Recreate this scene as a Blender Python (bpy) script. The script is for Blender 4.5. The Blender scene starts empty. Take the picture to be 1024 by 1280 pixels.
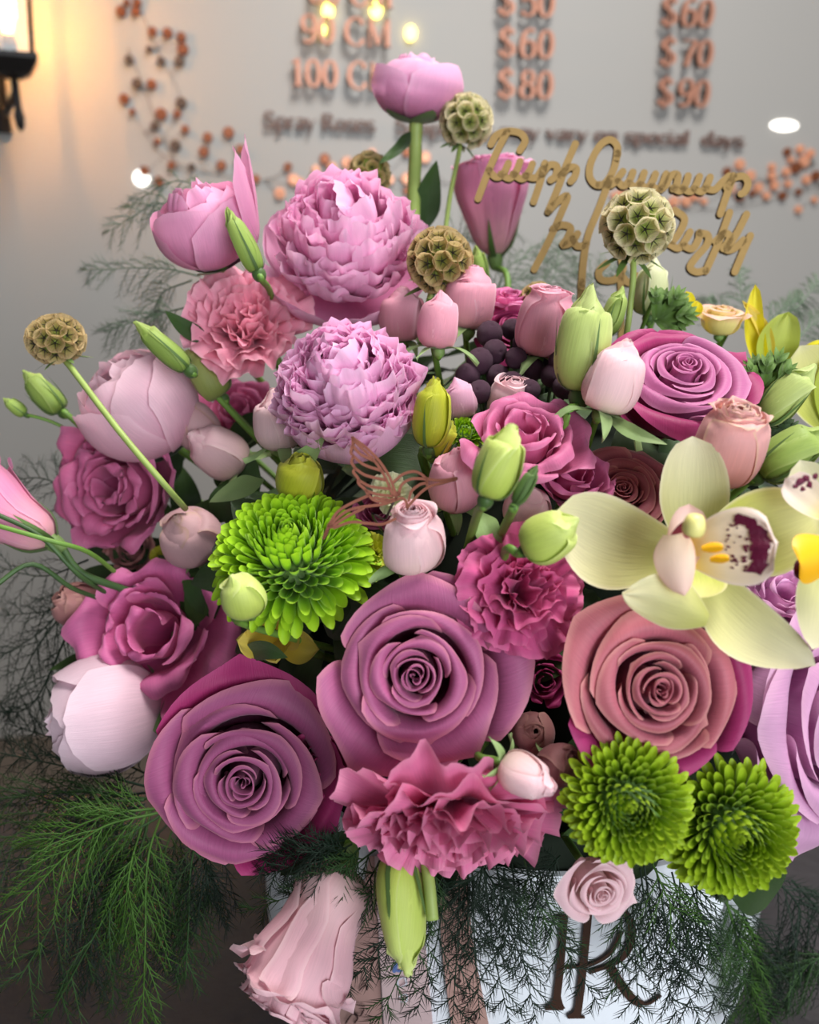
import bpy, math, random
import numpy as np
from mathutils import Vector, Matrix

# ---------------------------------------------------------------- camera, light, exposure
scene = bpy.context.scene
col = scene.collection
FPX, IW, IH = 1000.0, 1024, 1280
PITCH, ROLL = math.radians(20), math.radians(1.2)
TABLE_Z = 0.75
_F = Vector((0, math.cos(PITCH), -math.sin(PITCH)))
_R0 = Vector((1, 0, 0)); _U0 = Vector((0, math.sin(PITCH), math.cos(PITCH)))
CR = _R0 * math.cos(ROLL) + _U0 * math.sin(ROLL)
CU = _U0 * math.cos(ROLL) - _R0 * math.sin(ROLL)
CB = -_F
def ray(px, py):
    return _F + CR * ((px - 512) / FPX) - CU * ((py - 640) / FPX)
CAM = Vector((0, 0, TABLE_Z + 0.434))  # from the curve of the box foot: 33 cm box, lens 43 cm above the table
def at(px, py, d):
    return CAM + ray(px, py) * d
BOX_C = Vector((0.071, 0.45, TABLE_Z))  # centre of the box foot on the table
BOX_R, BOX_H = 0.165, 0.155

cam_data = bpy.data.cameras.new('camera')
cam = bpy.data.objects.new('camera', cam_data); col.objects.link(cam)
cam.matrix_world = Matrix(((CR.x, CU.x, CB.x, CAM.x), (CR.y, CU.y, CB.y, CAM.y), (CR.z, CU.z, CB.z, CAM.z), (0, 0, 0, 1)))
cam_data.sensor_width = 36; cam_data.lens = 36 * FPX / IH
cam_data.clip_start = 0.01
cam_data.dof.use_dof = True
cam_data.dof.focus_distance = 0.345
cam_data.dof.aperture_fstop = cam_data.lens / 3.8     # a phone lens: 3.8 mm opening
scene.camera = cam

world = bpy.data.worlds.new('world'); scene.world = world
world.use_nodes = True
world.node_tree.nodes['Background'].inputs[0].default_value = (0.92, 0.96, 1.0, 1)
world.node_tree.nodes['Background'].inputs[1].default_value = 0.12

def area(name, loc, target, size, power, color):
    l = bpy.data.lights.new(name, 'AREA'); l.shape = 'RECTANGLE'
    l.size, l.size_y = size; l.energy = power; l.color = color
    o = bpy.data.objects.new(name, l); col.objects.link(o)
    o.location = loc
    o.rotation_euler = (Vector(target) - Vector(loc)).to_track_quat('-Z', 'Y').to_euler()
    return o
# shop window to the right behind the camera, and ceiling light from above
area('window_light', (0.85, -1.3, 1.40), (0.08, 0.45, 0.90), (1.3, 1.2), 26, (0.90, 0.95, 1.0))
area('ceiling_light', (0.45, 0.55, 2.75), (0.1, 0.5, 1.0), (0.8, 0.6), 35, (1.0, 0.97, 0.93))

vs = scene.view_settings
vs.view_transform = 'Standard'; vs.look = 'None'; vs.gamma = 1.0; vs.use_curve_mapping = False
vs.exposure = 0.6

# ---------------------------------------------------------------- helpers
rng = np.random.default_rng(7)
random.seed(7)
def srgb(c):
    return tuple(((x / 255) / 12.92 if x / 255 <= 0.04045 else ((x / 255 + 0.055) / 1.055) ** 2.4) for x in c)
def tag(o, label=None, cat=None, group=None, kind=None):
    if label: o['label'] = label
    if cat: o['category'] = cat
    if group: o['group'] = group
    if kind: o['kind'] = kind
    return o
def link(o, parent=None, world_space=False):
    col.objects.link(o)
    if parent is not None:
        o.parent = parent
        if world_space: o.matrix_parent_inverse = parent.matrix_world.inverted()
    return o
def mesh_np(name, V, F, uv=None, mat=None, smooth=True, mats=None, midx=None):
    me = bpy.data.meshes.new(name)
    V = np.asarray(V, dtype=np.float64).reshape(-1, 3)
    if isinstance(F, np.ndarray):
        n, k = F.shape
        me.vertices.add(len(V)); me.vertices.foreach_set('co', V.ravel())
        me.loops.add(n * k); me.loops.foreach_set('vertex_index', F.ravel().astype(np.int32))
        me.polygons.add(n); me.polygons.foreach_set('loop_start', np.arange(0, n * k, k, dtype=np.int32))
        me.update(calc_edges=True)
    else:
        me.from_pydata(V.tolist(), [], F)
    if uv is not None:
        ul = me.uv_layers.new(name='UVMap')
        li = np.zeros(len(me.loops), dtype=np.int32); me.loops.foreach_get('vertex_index', li)
        ul.data.foreach_set('uv', np.asarray(uv, dtype=np.float32).reshape(-1, 2)[li].ravel())
    if smooth: me.polygons.foreach_set('use_smooth', np.ones(len(me.polygons), dtype=bool))
    for m in (mats or ([mat] if mat else [])): me.materials.append(m)
    if midx is not None: me.polygons.foreach_set('material_index', np.asarray(midx, dtype=np.int32))
    me.update()
    return me
def grid_faces(nv, nu, close_u=False):
    i, j = np.meshgrid(np.arange(nv - 1), np.arange(nu if close_u else nu - 1), indexing='ij')
    j2 = (j + 1) % nu
    return np.stack([i * nu + j, i * nu + j2, (i + 1) * nu + j2, (i + 1) * nu + j], -1).reshape(-1, 4)
def obj(name, me, parent=None, world_space=False, loc=None, matrix=None):
    o = bpy.data.objects.new(name, me)
    link(o, parent, world_space)
    if matrix is not None: o.matrix_local = matrix
    elif loc is not None: o.location = loc
    return o
def spl(pts, t):
    """Catmull-Rom through pts (n,k) at t in 0..1 (any shape)"""
    pts = np.asarray(pts, float); n = len(pts)
    P = np.vstack([2 * pts[0] - pts[1], pts, 2 * pts[-1] - pts[-2]])
    t = np.clip(np.asarray(t, float), 0, 1.25) * (n - 1)
    i = np.clip(np.floor(t).astype(int), 0, n - 2); f = (t - i)[..., None]
    a, b, c, d = P[i], P[i + 1], P[i + 2], P[i + 3]
    return 0.5 * (2 * b + (c - a) * f + (2 * a - 5 * b + 4 * c - d) * f ** 2 + (3 * b - a - 3 * c + d) * f ** 3)
def tube_np(path, rad, sides=7, n=None, cap=True):
    path = np.asarray(path, float)
    if n: path = spl(path, np.linspace(0, 1, n))
    m = len(path)
    rad = np.broadcast_to(np.asarray(rad, float), (m,)) if np.ndim(rad) < 2 and (np.ndim(rad) == 0 or len(np.atleast_1d(rad)) == m) else spl(np.asarray(rad, float).reshape(-1, 1), np.linspace(0, 1, m))[:, 0]
    T = np.gradient(path, axis=0); T /= np.linalg.norm(T, axis=1, keepdims=True) + 1e-12
    ref = np.array([0.31, 0.17, 0.93]) if abs(T[0] @ np.array([0.31, 0.17, 0.93])) < 0.9 else np.array([1., 0, 0])
    N = np.cross(T, ref); N /= np.linalg.norm(N, axis=1, keepdims=True) + 1e-12
    B = np.cross(T, N)
    a = np.linspace(0, 2 * np.pi, sides, endpoint=False)
    V = path[:, None] + rad[:, None, None] * (np.cos(a)[None, :, None] * N[:, None] + np.sin(a)[None, :, None] * B[:, None])
    F = grid_faces(m, sides, True)
    V = V.reshape(-1, 3)
    F = F.tolist()
    if cap:
        F.append(list(range(sides - 1, -1, -1))); F.append([(m - 1) * sides + k for k in range(sides)])
    return V, F
def tube(name, path, rad, mat, parent=None, sides=7, n=None, world_space=True):
    V, F = tube_np(path, rad, sides, n)
    return obj(name, mesh_np(name, V, F, None, mat), parent, world_space)
def revolve(name, prof, mat, sides=20, parent=None, matrix=None, n=None):
    p = np.asarray(prof, float)
    if n: p = spl(p, np.linspace(0, 1, n))
    a = np.linspace(0, 2 * np.pi, sides, endpoint=False)
    V = np.stack([p[:, 0, None] * np.cos(a), p[:, 0, None] * np.sin(a), np.broadcast_to(p[:, 1, None], (len(p), sides))], -1)
    F = grid_faces(len(p), sides, True).tolist()
    F.append(list(range(sides - 1, -1, -1))); F.append([(len(p) - 1) * sides + k for k in range(sides)])
    return obj(name, mesh_np(name, V, F, None, mat), parent, matrix=matrix)
def join_np(parts):
    Vs, Fs, o = [], [], 0
    for V, F in parts:
        V = np.asarray(V).reshape(-1, 3); Vs.append(V)
        Fs += [[i + o for i in f] for f in F]; o += len(V)
    return np.vstack(Vs), Fs
def box_np(x0, x1, y0, y1, z0, z1):
    V = [(x, y, z) for z in (z0, z1) for y in (y0, y1) for x in (x0, x1)]
    F = [[0, 2, 3, 1], [4, 5, 7, 6], [0, 1, 5, 4], [2, 6, 7, 3], [0, 4, 6, 2], [1, 3, 7, 5]]
    return np.array(V), F
def frame_from(z, up=None):
    z = Vector(z).normalized()
    up = Vector(up) if up is not None else Vector((0, 0, 1))
    if abs(z.dot(up.normalized())) > 0.97: up = Vector((0, 1, 0))
    x = up.cross(z).normalized(); y = z.cross(x)
    return Matrix((x, y, z)).transposed().to_4x4()
def facing(f):
    """camera-space (right, up, towards the lens) to a world direction"""
    return (CR * f[0] + CU * f[1] + CB * f[2]).normalized()

# dome of the arrangement: where a pixel's ray meets it
DOME_C = BOX_C + Vector((0, 0, 0.155)); DOME_RAD = Vector((0.225, 0.215, 0.26))
def dome_depth(px, py):
    d = ray(px, py); o = CAM - DOME_C
    d2 = Vector((d.x / DOME_RAD.x, d.y / DOME_RAD.y, d.z / DOME_RAD.z)); o2 = Vector((o.x / DOME_RAD.x, o.y / DOME_RAD.y, o.z / DOME_RAD.z))
    a, b, c = d2.dot(d2), o2.dot(d2), o2.dot(o2) - 1
    disc = b * b - a * c
    return -b / a if disc < 0 else (-b - math.sqrt(disc)) / a
# ---------------------------------------------------------------- materials
def new_mat(name):
    m = bpy.data.materials.new(name); m.use_nodes = True
    nt = m.node_tree
    return m, nt, nt.nodes['Principled BSDF']
def nd(nt, t, **kw):
    n = nt.nodes.new(t)
    for k, v in kw.items(): setattr(n, k, v)
    return n
def plain(name, c, rough=0.6, metal=0.0, noise=0.0, scale=40, bump=0.0, spec=0.4, bscale=None):
    m, nt, b = new_mat(name)
    c = srgb(c)
    b.inputs['Roughness'].default_value = rough; b.inputs['Metallic'].default_value = metal
    b.inputs['Specular IOR Level'].default_value = spec
    b.inputs['Base Color'].default_value = (*c, 1)
    if noise or bump:
        tc = nd(nt, 'ShaderNodeTexCoord'); nz = nd(nt, 'ShaderNodeTexNoise'); nz.inputs['Scale'].default_value = scale
        nz.inputs['Detail'].default_value = 5
        nt.links.new(tc.outputs['Object'], nz.inputs['Vector'])
        if noise:
            mx = nd(nt, 'ShaderNodeMix', data_type='RGBA'); mx.inputs['A'].default_value = (*[x * (1 - noise) for x in c], 1)
            mx.inputs['B'].default_value = (*[min(1, x * (1 + noise)) for x in c], 1)
            nt.links.new(nz.outputs['Fac'], mx.inputs['Factor']); nt.links.new(mx.outputs['Result'], b.inputs['Base Color'])
        if bump:
            bp = nd(nt, 'ShaderNodeBump'); bp.inputs['Strength'].default_value = bump; bp.inputs['Distance'].default_value = 0.002
            nt.links.new(nz.outputs['Fac'], bp.inputs['Height']); nt.links.new(bp.outputs['Normal'], b.inputs['Normal'])
    return m
def petal_mat(name, base, mid, rim, stops=(0.0, 0.45, 0.9), edge=None, edge_amt=0.5, trans=0.28, vein=0.07, vscale=80, rough=0.5, bump=0.2, vary=0.10, blotch=None, back=None):
    """petal skin: colour runs from claw to rim, fine veins along the petal, some light passes through"""
    m, nt, b = new_mat(name); L = nt.links.new
    uv = nd(nt, 'ShaderNodeUVMap'); sep = nd(nt, 'ShaderNodeSeparateXYZ'); L(uv.outputs[0], sep.inputs[0])
    oi = nd(nt, 'ShaderNodeObjectInfo')
    # soft unevenness
    tc = nd(nt, 'ShaderNodeTexCoord')
    n1 = nd(nt, 'ShaderNodeTexNoise'); n1.inputs['Scale'].default_value = 3.0; n1.inputs['Detail'].default_value = 3; L(tc.outputs['Object'], n1.inputs['Vector'])
    ad = nd(nt, 'ShaderNodeMath', operation='MULTIPLY_ADD'); L(n1.outputs['Fac'], ad.inputs[0]); ad.inputs[1].default_value = 0.3
    sb = nd(nt, 'ShaderNodeMath', operation='SUBTRACT'); L(sep.outputs['Y'], sb.inputs[0]); sb.inputs[1].default_value = 0.15; L(sb.outputs[0], ad.inputs[2])
    cr = nd(nt, 'ShaderNodeValToRGB'); L(ad.outputs[0], cr.inputs[0])
    e = cr.color_ramp.elements
    e[0].position = stops[0]; e[0].color = (*srgb(base), 1); e[1].position = stops[2]; e[1].color = (*srgb(rim), 1)
    k = e.new(stops[1]); k.color = (*srgb(mid), 1)
    # veins: noise stretched along v
    mp = nd(nt, 'ShaderNodeMapping'); mp.inputs['Scale'].default_value = (vscale, 2.2, 1); L(uv.outputs[0], mp.inputs[0])
    n2 = nd(nt, 'ShaderNodeTexNoise'); n2.inputs['Scale'].default_value = 1.6; n2.inputs['Detail'].default_value = 4; L(mp.outputs[0], n2.inputs['Vector'])
    hs = nd(nt, 'ShaderNodeHueSaturation')
    val = nd(nt, 'ShaderNodeMapRange'); L(n2.outputs['Fac'], val.inputs[0]); val.inputs[1].default_value = 0.3; val.inputs[2].default_value = 0.7
    val.inputs[3].default_value = 1 - vein; val.inputs[4].default_value = 1 + vein
    vr = nd(nt, 'ShaderNodeMapRange'); L(oi.outputs['Random'], vr.inputs[0]); vr.inputs[3].default_value = 1 - vary; vr.inputs[4].default_value = 1 + vary * 0.6
    mu = nd(nt, 'ShaderNodeMath', operation='MULTIPLY'); L(val.outputs[0], mu.inputs[0]); L(vr.outputs[0], mu.inputs[1])
    L(mu.outputs[0], hs.inputs['Value']); L(cr.outputs[0], hs.inputs['Color'])
    colr = hs.outputs[0]
    if edge is not None:
        a1 = nd(nt, 'ShaderNodeMath', operation='MULTIPLY_ADD'); L(sep.outputs['X'], a1.inputs[0]); a1.inputs[1].default_value = 2; a1.inputs[2].default_value = -1
        a2 = nd(nt, 'ShaderNodeMath', operation='ABSOLUTE'); L(a1.outputs[0], a2.inputs[0])
        a3 = nd(nt, 'ShaderNodeMath', operation='MAXIMUM'); L(a2.outputs[0], a3.inputs[0]); L(sep.outputs['Y'], a3.inputs[1])
        a4 = nd(nt, 'ShaderNodeMapRange'); L(a3.outputs[0], a4.inputs[0]); a4.inputs[1].default_value = 0.9; a4.inputs[2].default_value = 1.0; a4.inputs[4].default_value = edge_amt
        mx = nd(nt, 'ShaderNodeMix', data_type='RGBA'); L(a4.outputs[0], mx.inputs['Factor']); L(colr, mx.inputs['A']); mx.inputs['B'].default_value = (*srgb(edge), 1)
        colr = mx.outputs['Result']
    if blotch is not None:      # (colour, scale, threshold): irregular marks
        nb = nd(nt, 'ShaderNodeTexNoise'); nb.inputs['Scale'].default_value = blotch[1]; nb.inputs['Detail'].default_value = 3; L(uv.outputs[0], nb.inputs['Vector'])
        st = nd(nt, 'ShaderNodeMapRange'); L(nb.outputs['Fac'], st.inputs[0]); st.inputs[1].default_value = blotch[2]; st.inputs[2].default_value = blotch[2] + 0.06
        mx = nd(nt, 'ShaderNodeMix', data_type='RGBA'); L(st.outputs[0], mx.inputs['Factor']); L(colr, mx.inputs['A']); mx.inputs['B'].default_value = (*srgb(blotch[0]), 1)
        colr = mx.outputs['Result']
    if back is not None:        # underside of the petal has its own colour
        gm = nd(nt, 'ShaderNodeNewGeometry')
        mx = nd(nt, 'ShaderNodeMix', data_type='RGBA'); L(gm.outputs['Backfacing'], mx.inputs['Factor']); L(colr, mx.inputs['A']); mx.inputs['B'].default_value = (*srgb(back), 1)
        colr = mx.outputs['Result']
    L(colr, b.inputs['Base Color'])
    b.inputs['Roughness'].default_value = rough; b.inputs['Specular IOR Level'].default_value = 0.3
    b.inputs['Sheen Weight'].default_value = 0.12
    bp = nd(nt, 'ShaderNodeBump'); bp.inputs['Strength'].default_value = bump; bp.inputs['Distance'].default_value = 0.0012
    L(n2.outputs['Fac'], bp.inputs['Height']); L(bp.outputs[0], b.inputs['Normal'])
    tr = nd(nt, 'ShaderNodeBsdfTranslucent'); L(colr, tr.inputs['Color'])
    ms = nd(nt, 'ShaderNodeMixShader'); ms.inputs[0].default_value = trans
    L(b.outputs[0], ms.inputs[1]); L(tr.outputs[0], ms.inputs[2])
    L(ms.outputs[0], nt.nodes['Material Output'].inputs['Surface'])
    return m
M = {}
M['stem'] = plain('stem_green', (104, 140, 58), 0.5, noise=0.25, scale=90)
M['stem_pale'] = plain('stem_pale_green', (150, 170, 90), 0.5, noise=0.2, scale=90)
M['stem_dark'] = plain('stem_dark_green', (60, 86, 46), 0.5, noise=0.25, scale=90)
M['sepal'] = petal_mat('sepal_green', (120, 148, 82), (138, 166, 100), (158, 182, 122), vein=0.06, trans=0.15, bump=0.3)
M['sepal_dark'] = petal_mat('sepal_dark_green', (70, 98, 46), (80, 108, 50), (94, 122, 62), vein=0.06, trans=0.1)
M['leaf'] = petal_mat('leaf_green', (66, 92, 34), (84, 116, 42), (106, 138, 58), vein=0.25, trans=0.15, rough=0.4, bump=0.4)
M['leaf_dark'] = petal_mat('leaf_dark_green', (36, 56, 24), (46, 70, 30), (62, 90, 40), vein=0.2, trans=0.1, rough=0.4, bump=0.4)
M['foam'] = plain('floral_foam_green', (22, 32, 20), 0.95, noise=0.3, scale=60)
# big roses
M['mauve'] = petal_mat('mauve_rose_petal', (138, 44, 86), (180, 86, 136), (194, 108, 152), edge=(230, 152, 166), edge_amt=0.6)
M['plum'] = petal_mat('plum_rose_petal', (120, 36, 74), (160, 72, 120), (176, 94, 138), edge=(220, 142, 158), edge_amt=0.6)
M['dusty'] = petal_mat('dusty_rose_petal', (160, 72, 110), (188, 100, 124), (198, 112, 122), edge=(232, 168, 160), edge_amt=0.6)
M['lilac'] = petal_mat('lilac_rose_petal', (196, 120, 172), (212, 150, 196), (222, 166, 204), edge=(240, 196, 216), edge_amt=0.4)
M['orchid_mauve'] = petal_mat('orchid_mauve_rose_petal', (158, 52, 104), (186, 88, 142), (200, 112, 162), edge=(228, 164, 200), edge_amt=0.5)
M['magenta'] = petal_mat('magenta_rose_petal', (96, 16, 54), (142, 30, 84), (176, 50, 112), edge=(198, 80, 136), edge_amt=0.4)
# peonies
M['peony'] = petal_mat('pink_peony_petal', (226, 124, 178), (242, 168, 210), (248, 192, 224), edge=(252, 216, 236), edge_amt=0.4, trans=0.35)
M['peony_ball'] = petal_mat('lilac_pink_peony_petal', (222, 128, 184), (240, 170, 214), (248, 196, 228), edge=(252, 214, 242), edge_amt=0.45, trans=0.35)
M['peony_rose'] = petal_mat('rose_pink_peony_petal', (214, 110, 158), (230, 146, 188), (238, 166, 202), edge=(248, 196, 220), edge_amt=0.35, trans=0.3)
M['peony_pale'] = petal_mat('pale_pink_peony_petal', (230, 158, 182), (242, 188, 208), (244, 202, 216), edge=(250, 218, 228), edge_amt=0.35, trans=0.3)
M['peony_white'] = petal_mat('blush_white_peony_petal', (228, 184, 200), (236, 200, 214), (240, 210, 222), edge=(248, 226, 234), edge_amt=0.3, trans=0.3)
M['peony_flame'] = petal_mat('white_peony_petal_with_magenta_flame', (240, 206, 220), (246, 224, 234), (248, 232, 240), blotch=((190, 30, 90), 3.2, 0.62), trans=0.3)
# lisianthus and carnation
M['lisi'] = petal_mat('pink_lisianthus_petal', (182, 64, 124), (212, 98, 154), (222, 118, 170), edge=(238, 150, 182), edge_amt=0.35, vein=0.06, vscale=60)
M['lisi_mauve'] = petal_mat('mauve_pink_lisianthus_petal', (170, 58, 108), (202, 92, 140), (216, 116, 160), edge=(228, 146, 186), edge_amt=0.4, vein=0.06, vscale=60)
M['lisi_back'] = petal_mat('light_pink_lisianthus_petal', (232, 180, 176), (236, 150, 188), (238, 158, 198), edge=(246, 190, 216), edge_amt=0.4, vein=0.06, vscale=34)
M['carn_light'] = petal_mat('light_pink_carnation_petal', (222, 112, 142), (236, 144, 170), (242, 162, 184), edge=(250, 196, 208), edge_amt=0.5)
M['carn_deep'] = petal_mat('deep_pink_carnation_petal', (170, 52, 104), (196, 76, 130), (204, 90, 142), edge=(224, 124, 164), edge_amt=0.5)
M['carn_rose'] = petal_mat('rose_pink_carnation_petal', (184, 72, 120), (214, 104, 150), (224, 122, 164), edge=(240, 162, 188), edge_amt=0.5)
# small roses
M['spray'] = petal_mat('blush_spray_rose_petal', (242, 220, 200), (246, 210, 212), (246, 204, 212), edge=(252, 230, 226), edge_amt=0.5, vein=0.06)
M['spray_pink'] = petal_mat('pink_spray_rose_petal', (222, 158, 160), (232, 160, 178), (238, 174, 192), edge=(248, 206, 214), edge_amt=0.5, vein=0.06)
M['spray_lilac'] = petal_mat('lilac_spray_rose_petal', (226, 184, 196), (232, 172, 198), (236, 180, 206), edge=(246, 208, 222), edge_amt=0.5, vein=0.07)
M['spray_blush'] = petal_mat('pale_blush_rose_petal', (240, 208, 200), (242, 192, 202), (244, 198, 208), edge=(250, 220, 220), edge_amt=0.5, vein=0.06)
M['spray_dusk'] = petal_mat('dusky_spray_rose_petal', (206, 172, 158), (214, 172, 176), (220, 178, 180), edge=(200, 166, 126), edge_amt=0.55, vein=0.05)
M['spray_peach'] = petal_mat('peach_spray_rose_petal', (226, 140, 134), (230, 168, 166), (234, 182, 178), edge=(236, 206, 170), edge_amt=0.75, vein=0.05)
M['spray_dark'] = petal_mat('dark_peach_spray_rose_petal', (150, 84, 84), (180, 118, 120), (196, 140, 134), edge=(214, 166, 150), edge_amt=0.5, vein=0.05)
M['cream_pink'] = petal_mat('cream_and_pink_rose_petal', (236, 222, 130), (240, 228, 150), (236, 186, 170), edge=(240, 200, 180), edge_amt=0.4)
# green buds
M['bud'] = petal_mat('pale_green_bud_petal', (150, 172, 82), (188, 204, 116), (206, 218, 140), edge=(216, 226, 158), edge_amt=0.5, vein=0.06, vscale=30)
M['bud_lime'] = petal_mat('lime_green_bud_petal', (176, 200, 70), (206, 222, 108), (220, 232, 140), edge=(232, 240, 170), edge_amt=0.5, vein=0.05, vscale=30)
M['bud_green'] = petal_mat('green_bud_petal', (112, 142, 58), (150, 176, 82), (176, 196, 106), edge=(196, 212, 130), edge_amt=0.4, vein=0.06, vscale=30)
M['bud_yellow'] = petal_mat('yellow_green_bud_petal', (150, 160, 30), (186, 190, 44), (204, 206, 64), edge=(214, 216, 90), edge_amt=0.5, vein=0.06, vscale=24)
M['bud_olive'] = petal_mat('olive_bud_petal', (126, 138, 70), (150, 158, 86), (166, 170, 100), vein=0.06, vscale=24)
M['bud_white'] = petal_mat('greenish_white_bud_petal', (190, 200, 120), (218, 222, 166), (230, 230, 190), edge=(238, 238, 206), edge_amt=0.5, vein=0.05)
M['yellow'] = petal_mat('yellow_petal', (226, 196, 10), (244, 226, 30), (248, 234, 60), vein=0.06, trans=0.35)
M['yellow_dull'] = petal_mat('dull_yellow_petal', (196, 164, 40), (222, 196, 70), (230, 208, 96), vein=0.05, trans=0.3)
M['yellow_green'] = petal_mat('yellow_green_petal', (150, 166, 40), (178, 192, 70), (196, 206, 96), vein=0.05, trans=0.3)
M['mum'] = petal_mat('green_mum_floret', (78, 124, 4), (132, 182, 14), (170, 212, 40), stops=(0.05, 0.5, 0.98), vein=0.03, trans=0.22, rough=0.45, bump=0.05, vary=0.12)
M['mum_yellow'] = petal_mat('yellow_green_mum_floret', (86, 116, 6), (136, 170, 16), (168, 196, 36), stops=(0.05, 0.5, 0.98), vein=0.03, trans=0.2, rough=0.45, bump=0.05, vary=0.12)
M['orchid'] = petal_mat('greenish_cream_orchid_petal', (200, 202, 112), (216, 214, 150), (230, 224, 182), edge=(240, 232, 204), edge_amt=0.6, vein=0.06, vscale=30, trans=0.3)
M['orchid_green'] = petal_mat('yellow_green_orchid_petal', (178, 184, 70), (204, 208, 104), (226, 222, 150), edge=(236, 226, 196), edge_amt=0.6, vein=0.06, vscale=30, trans=0.3)
M['lip'] = petal_mat('orchid_lip', (244, 206, 60), (246, 226, 196), (246, 224, 214), edge=(250, 230, 224), edge_amt=0.8, vein=0.04)
M['lip_side'] = petal_mat('orchid_lip_lobe', (242, 214, 180), (246, 218, 198), (246, 210, 200), edge=(240, 190, 180), edge_amt=0.5, vein=0.05)
M['lip_spot'] = plain('orchid_lip_maroon', (92, 10, 46), 0.5)
M['lip_yellow'] = plain('orchid_callus_yellow', (240, 176, 20), 0.45)
M['column'] = petal_mat('orchid_column', (150, 60, 80), (146, 52, 78), (150, 56, 80), vein=0.05)
M['anther'] = plain('orchid_anther_cap', (236, 226, 140), 0.4)
M['pod_cup'] = petal_mat('scabiosa_pod_paper', (150, 170, 70), (206, 204, 140), (234, 222, 184), stops=(0.05, 0.5, 0.9), vein=0.2, vscale=46, trans=0.45, bump=0.4)
M['pod_cup_brown'] = petal_mat('brown_scabiosa_pod_paper', (140, 146, 62), (190, 172, 104), (212, 186, 136), stops=(0.05, 0.5, 0.9), vein=0.2, vscale=46, trans=0.45, bump=0.4)
M['pod_core'] = plain('scabiosa_pod_core', (140, 158, 72), 0.7, noise=0.3, scale=200)
M['pod_star'] = plain('scabiosa_pod_star', (50, 44, 36), 0.6)
M['berry'] = plain('dark_purple_berry', (74, 44, 62), 0.7, noise=0.5, scale=260, bump=0.6)
M['fern'] = plain('asparagus_fern_green', (40, 70, 28), 0.6, noise=0.4, scale=30)
M['fern_dark'] = plain('asparagus_fern_dark_green', (20, 40, 25), 0.6, noise=0.35, scale=30)
M['fern_lime'] = plain('asparagus_fern_light_green', (62, 98, 30), 0.6, noise=0.35, scale=30)
M['fern_grey'] = plain('asparagus_fern_grey_green', (88, 108, 84), 0.6, noise=0.3, scale=30)
M['fern_dry'] = plain('asparagus_fern_dry_stem', (170, 160, 96), 0.6)
M['mdf'] = plain('topper_fibreboard', (146, 120, 76), 0.8, noise=0.12, scale=300, spec=0.1)
M['mdf_edge'] = plain('topper_burnt_edge', (74, 56, 38), 0.8)
M['copper_wood'] = plain('bird_copper_brown', (124, 76, 62), 0.8, noise=0.2, scale=300, spec=0.1)
M['copper_edge'] = plain('bird_burnt_edge', (42, 28, 26), 0.8)
M['wire'] = plain('thin_dark_wire', (60, 44, 38), 0.5)
# ---------------------------------------------------------------- petal and flower builders
def petal_np(theta, prof, W, shape=(0.25, 0.62, 0.92), rho=1.0, cut=0.25, cutp=2.4, ruf=0.0, rfreq=3, rpow=2.5, fringe=0.0, ffreq=16,
             point=0.0, twist=0.0, skew=0.0, nu=13, nv=11, seed=0, wav=0.0, sweep=0.0):
    """one petal. prof: (r,z) points from claw to tip; W half width; shape: width at claw, where widest, width at tip;
    rho: cross curvature radius as a multiple of r (or negative number = absolute radius)"""
    g = np.random.default_rng(seed)
    u = np.linspace(-1, 1, nu)[None, :]; v = np.linspace(0, 1, nv)[:, None]
    au = np.abs(u)
    top = 1 - cut * au ** cutp + point * np.clip(1 - au / 0.45, 0, 1) ** 1.5
    if fringe: top = top + fringe * (np.sin(ffreq * u + g.uniform(0, 6)) * 0.6 + g.uniform(-1, 1, (1, nu)) * 0.6)
    vt = v * top
    rz = spl(prof, vt); d = (spl(prof, vt + 0.01) - spl(prof, np.maximum(vt - 0.01, 0)))
    d /= np.linalg.norm(d, axis=-1, keepdims=True) + 1e-9
    r, z = rz[..., 0], rz[..., 1]
    b0, vm, e0 = shape
    vv = np.clip(vt, 0, 1.2)
    wv = np.where(vv < vm, b0 + (1 - b0) * np.sin(np.clip(vv / vm, 0, 1) * np.pi / 2), 1 - (1 - e0) * ((vv - vm) / (1 - vm + 1e-6)) ** 2) * W
    s = u * wv
    rr = (np.maximum(np.abs(r), 0.02) * rho) if rho > 0 else np.full_like(r, -rho)
    ang = np.clip(s / rr, -2.9, 2.9)
    lat = rr * np.sin(ang); inn = rr * (1 - np.cos(ang))
    R_ = r - inn + skew * u * vv
    Z_ = z
    if ruf:
        ph = g.uniform(0, 6.28); ph2 = g.uniform(0, 6.28)
        k = ruf * np.clip(vv, 0, 1.2) ** rpow * (np.sin(rfreq * np.pi * u + ph) + 0.5 * np.sin(rfreq * 2.3 * np.pi * u + ph2))
        R_ = R_ - d[..., 1] * k; Z_ = Z_ + d[..., 0] * k
    if wav:
        ph = g.uniform(0, 6.28)
        k = wav * vv * np.sin(2.2 * u + ph + 2 * vv); R_ = R_ - d[..., 1] * k; Z_ = Z_ + d[..., 0] * k
    th = theta + twist * vv + sweep * vv * vv
    x = R_ * np.cos(th) - lat * np.sin(th); y = R_ * np.sin(th) + lat * np.cos(th)
    P = np.stack([x, y, Z_ + 0 * x], -1)
    UV = np.stack([np.broadcast_to(u * 0.5 + 0.5, x.shape), np.broadcast_to(v, x.shape)], -1)
    return P.reshape(-1, 3), grid_faces(nv, nu), UV.reshape(-1, 2)
def petal(root, mat, *a, name='petal', **k):
    V, F, UV = petal_np(*a, **k)
    return obj(name, mesh_np(name, V, F, UV, mat), root)
_seed = [100]
def sd():
    _seed[0] += 1; return _seed[0]

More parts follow.
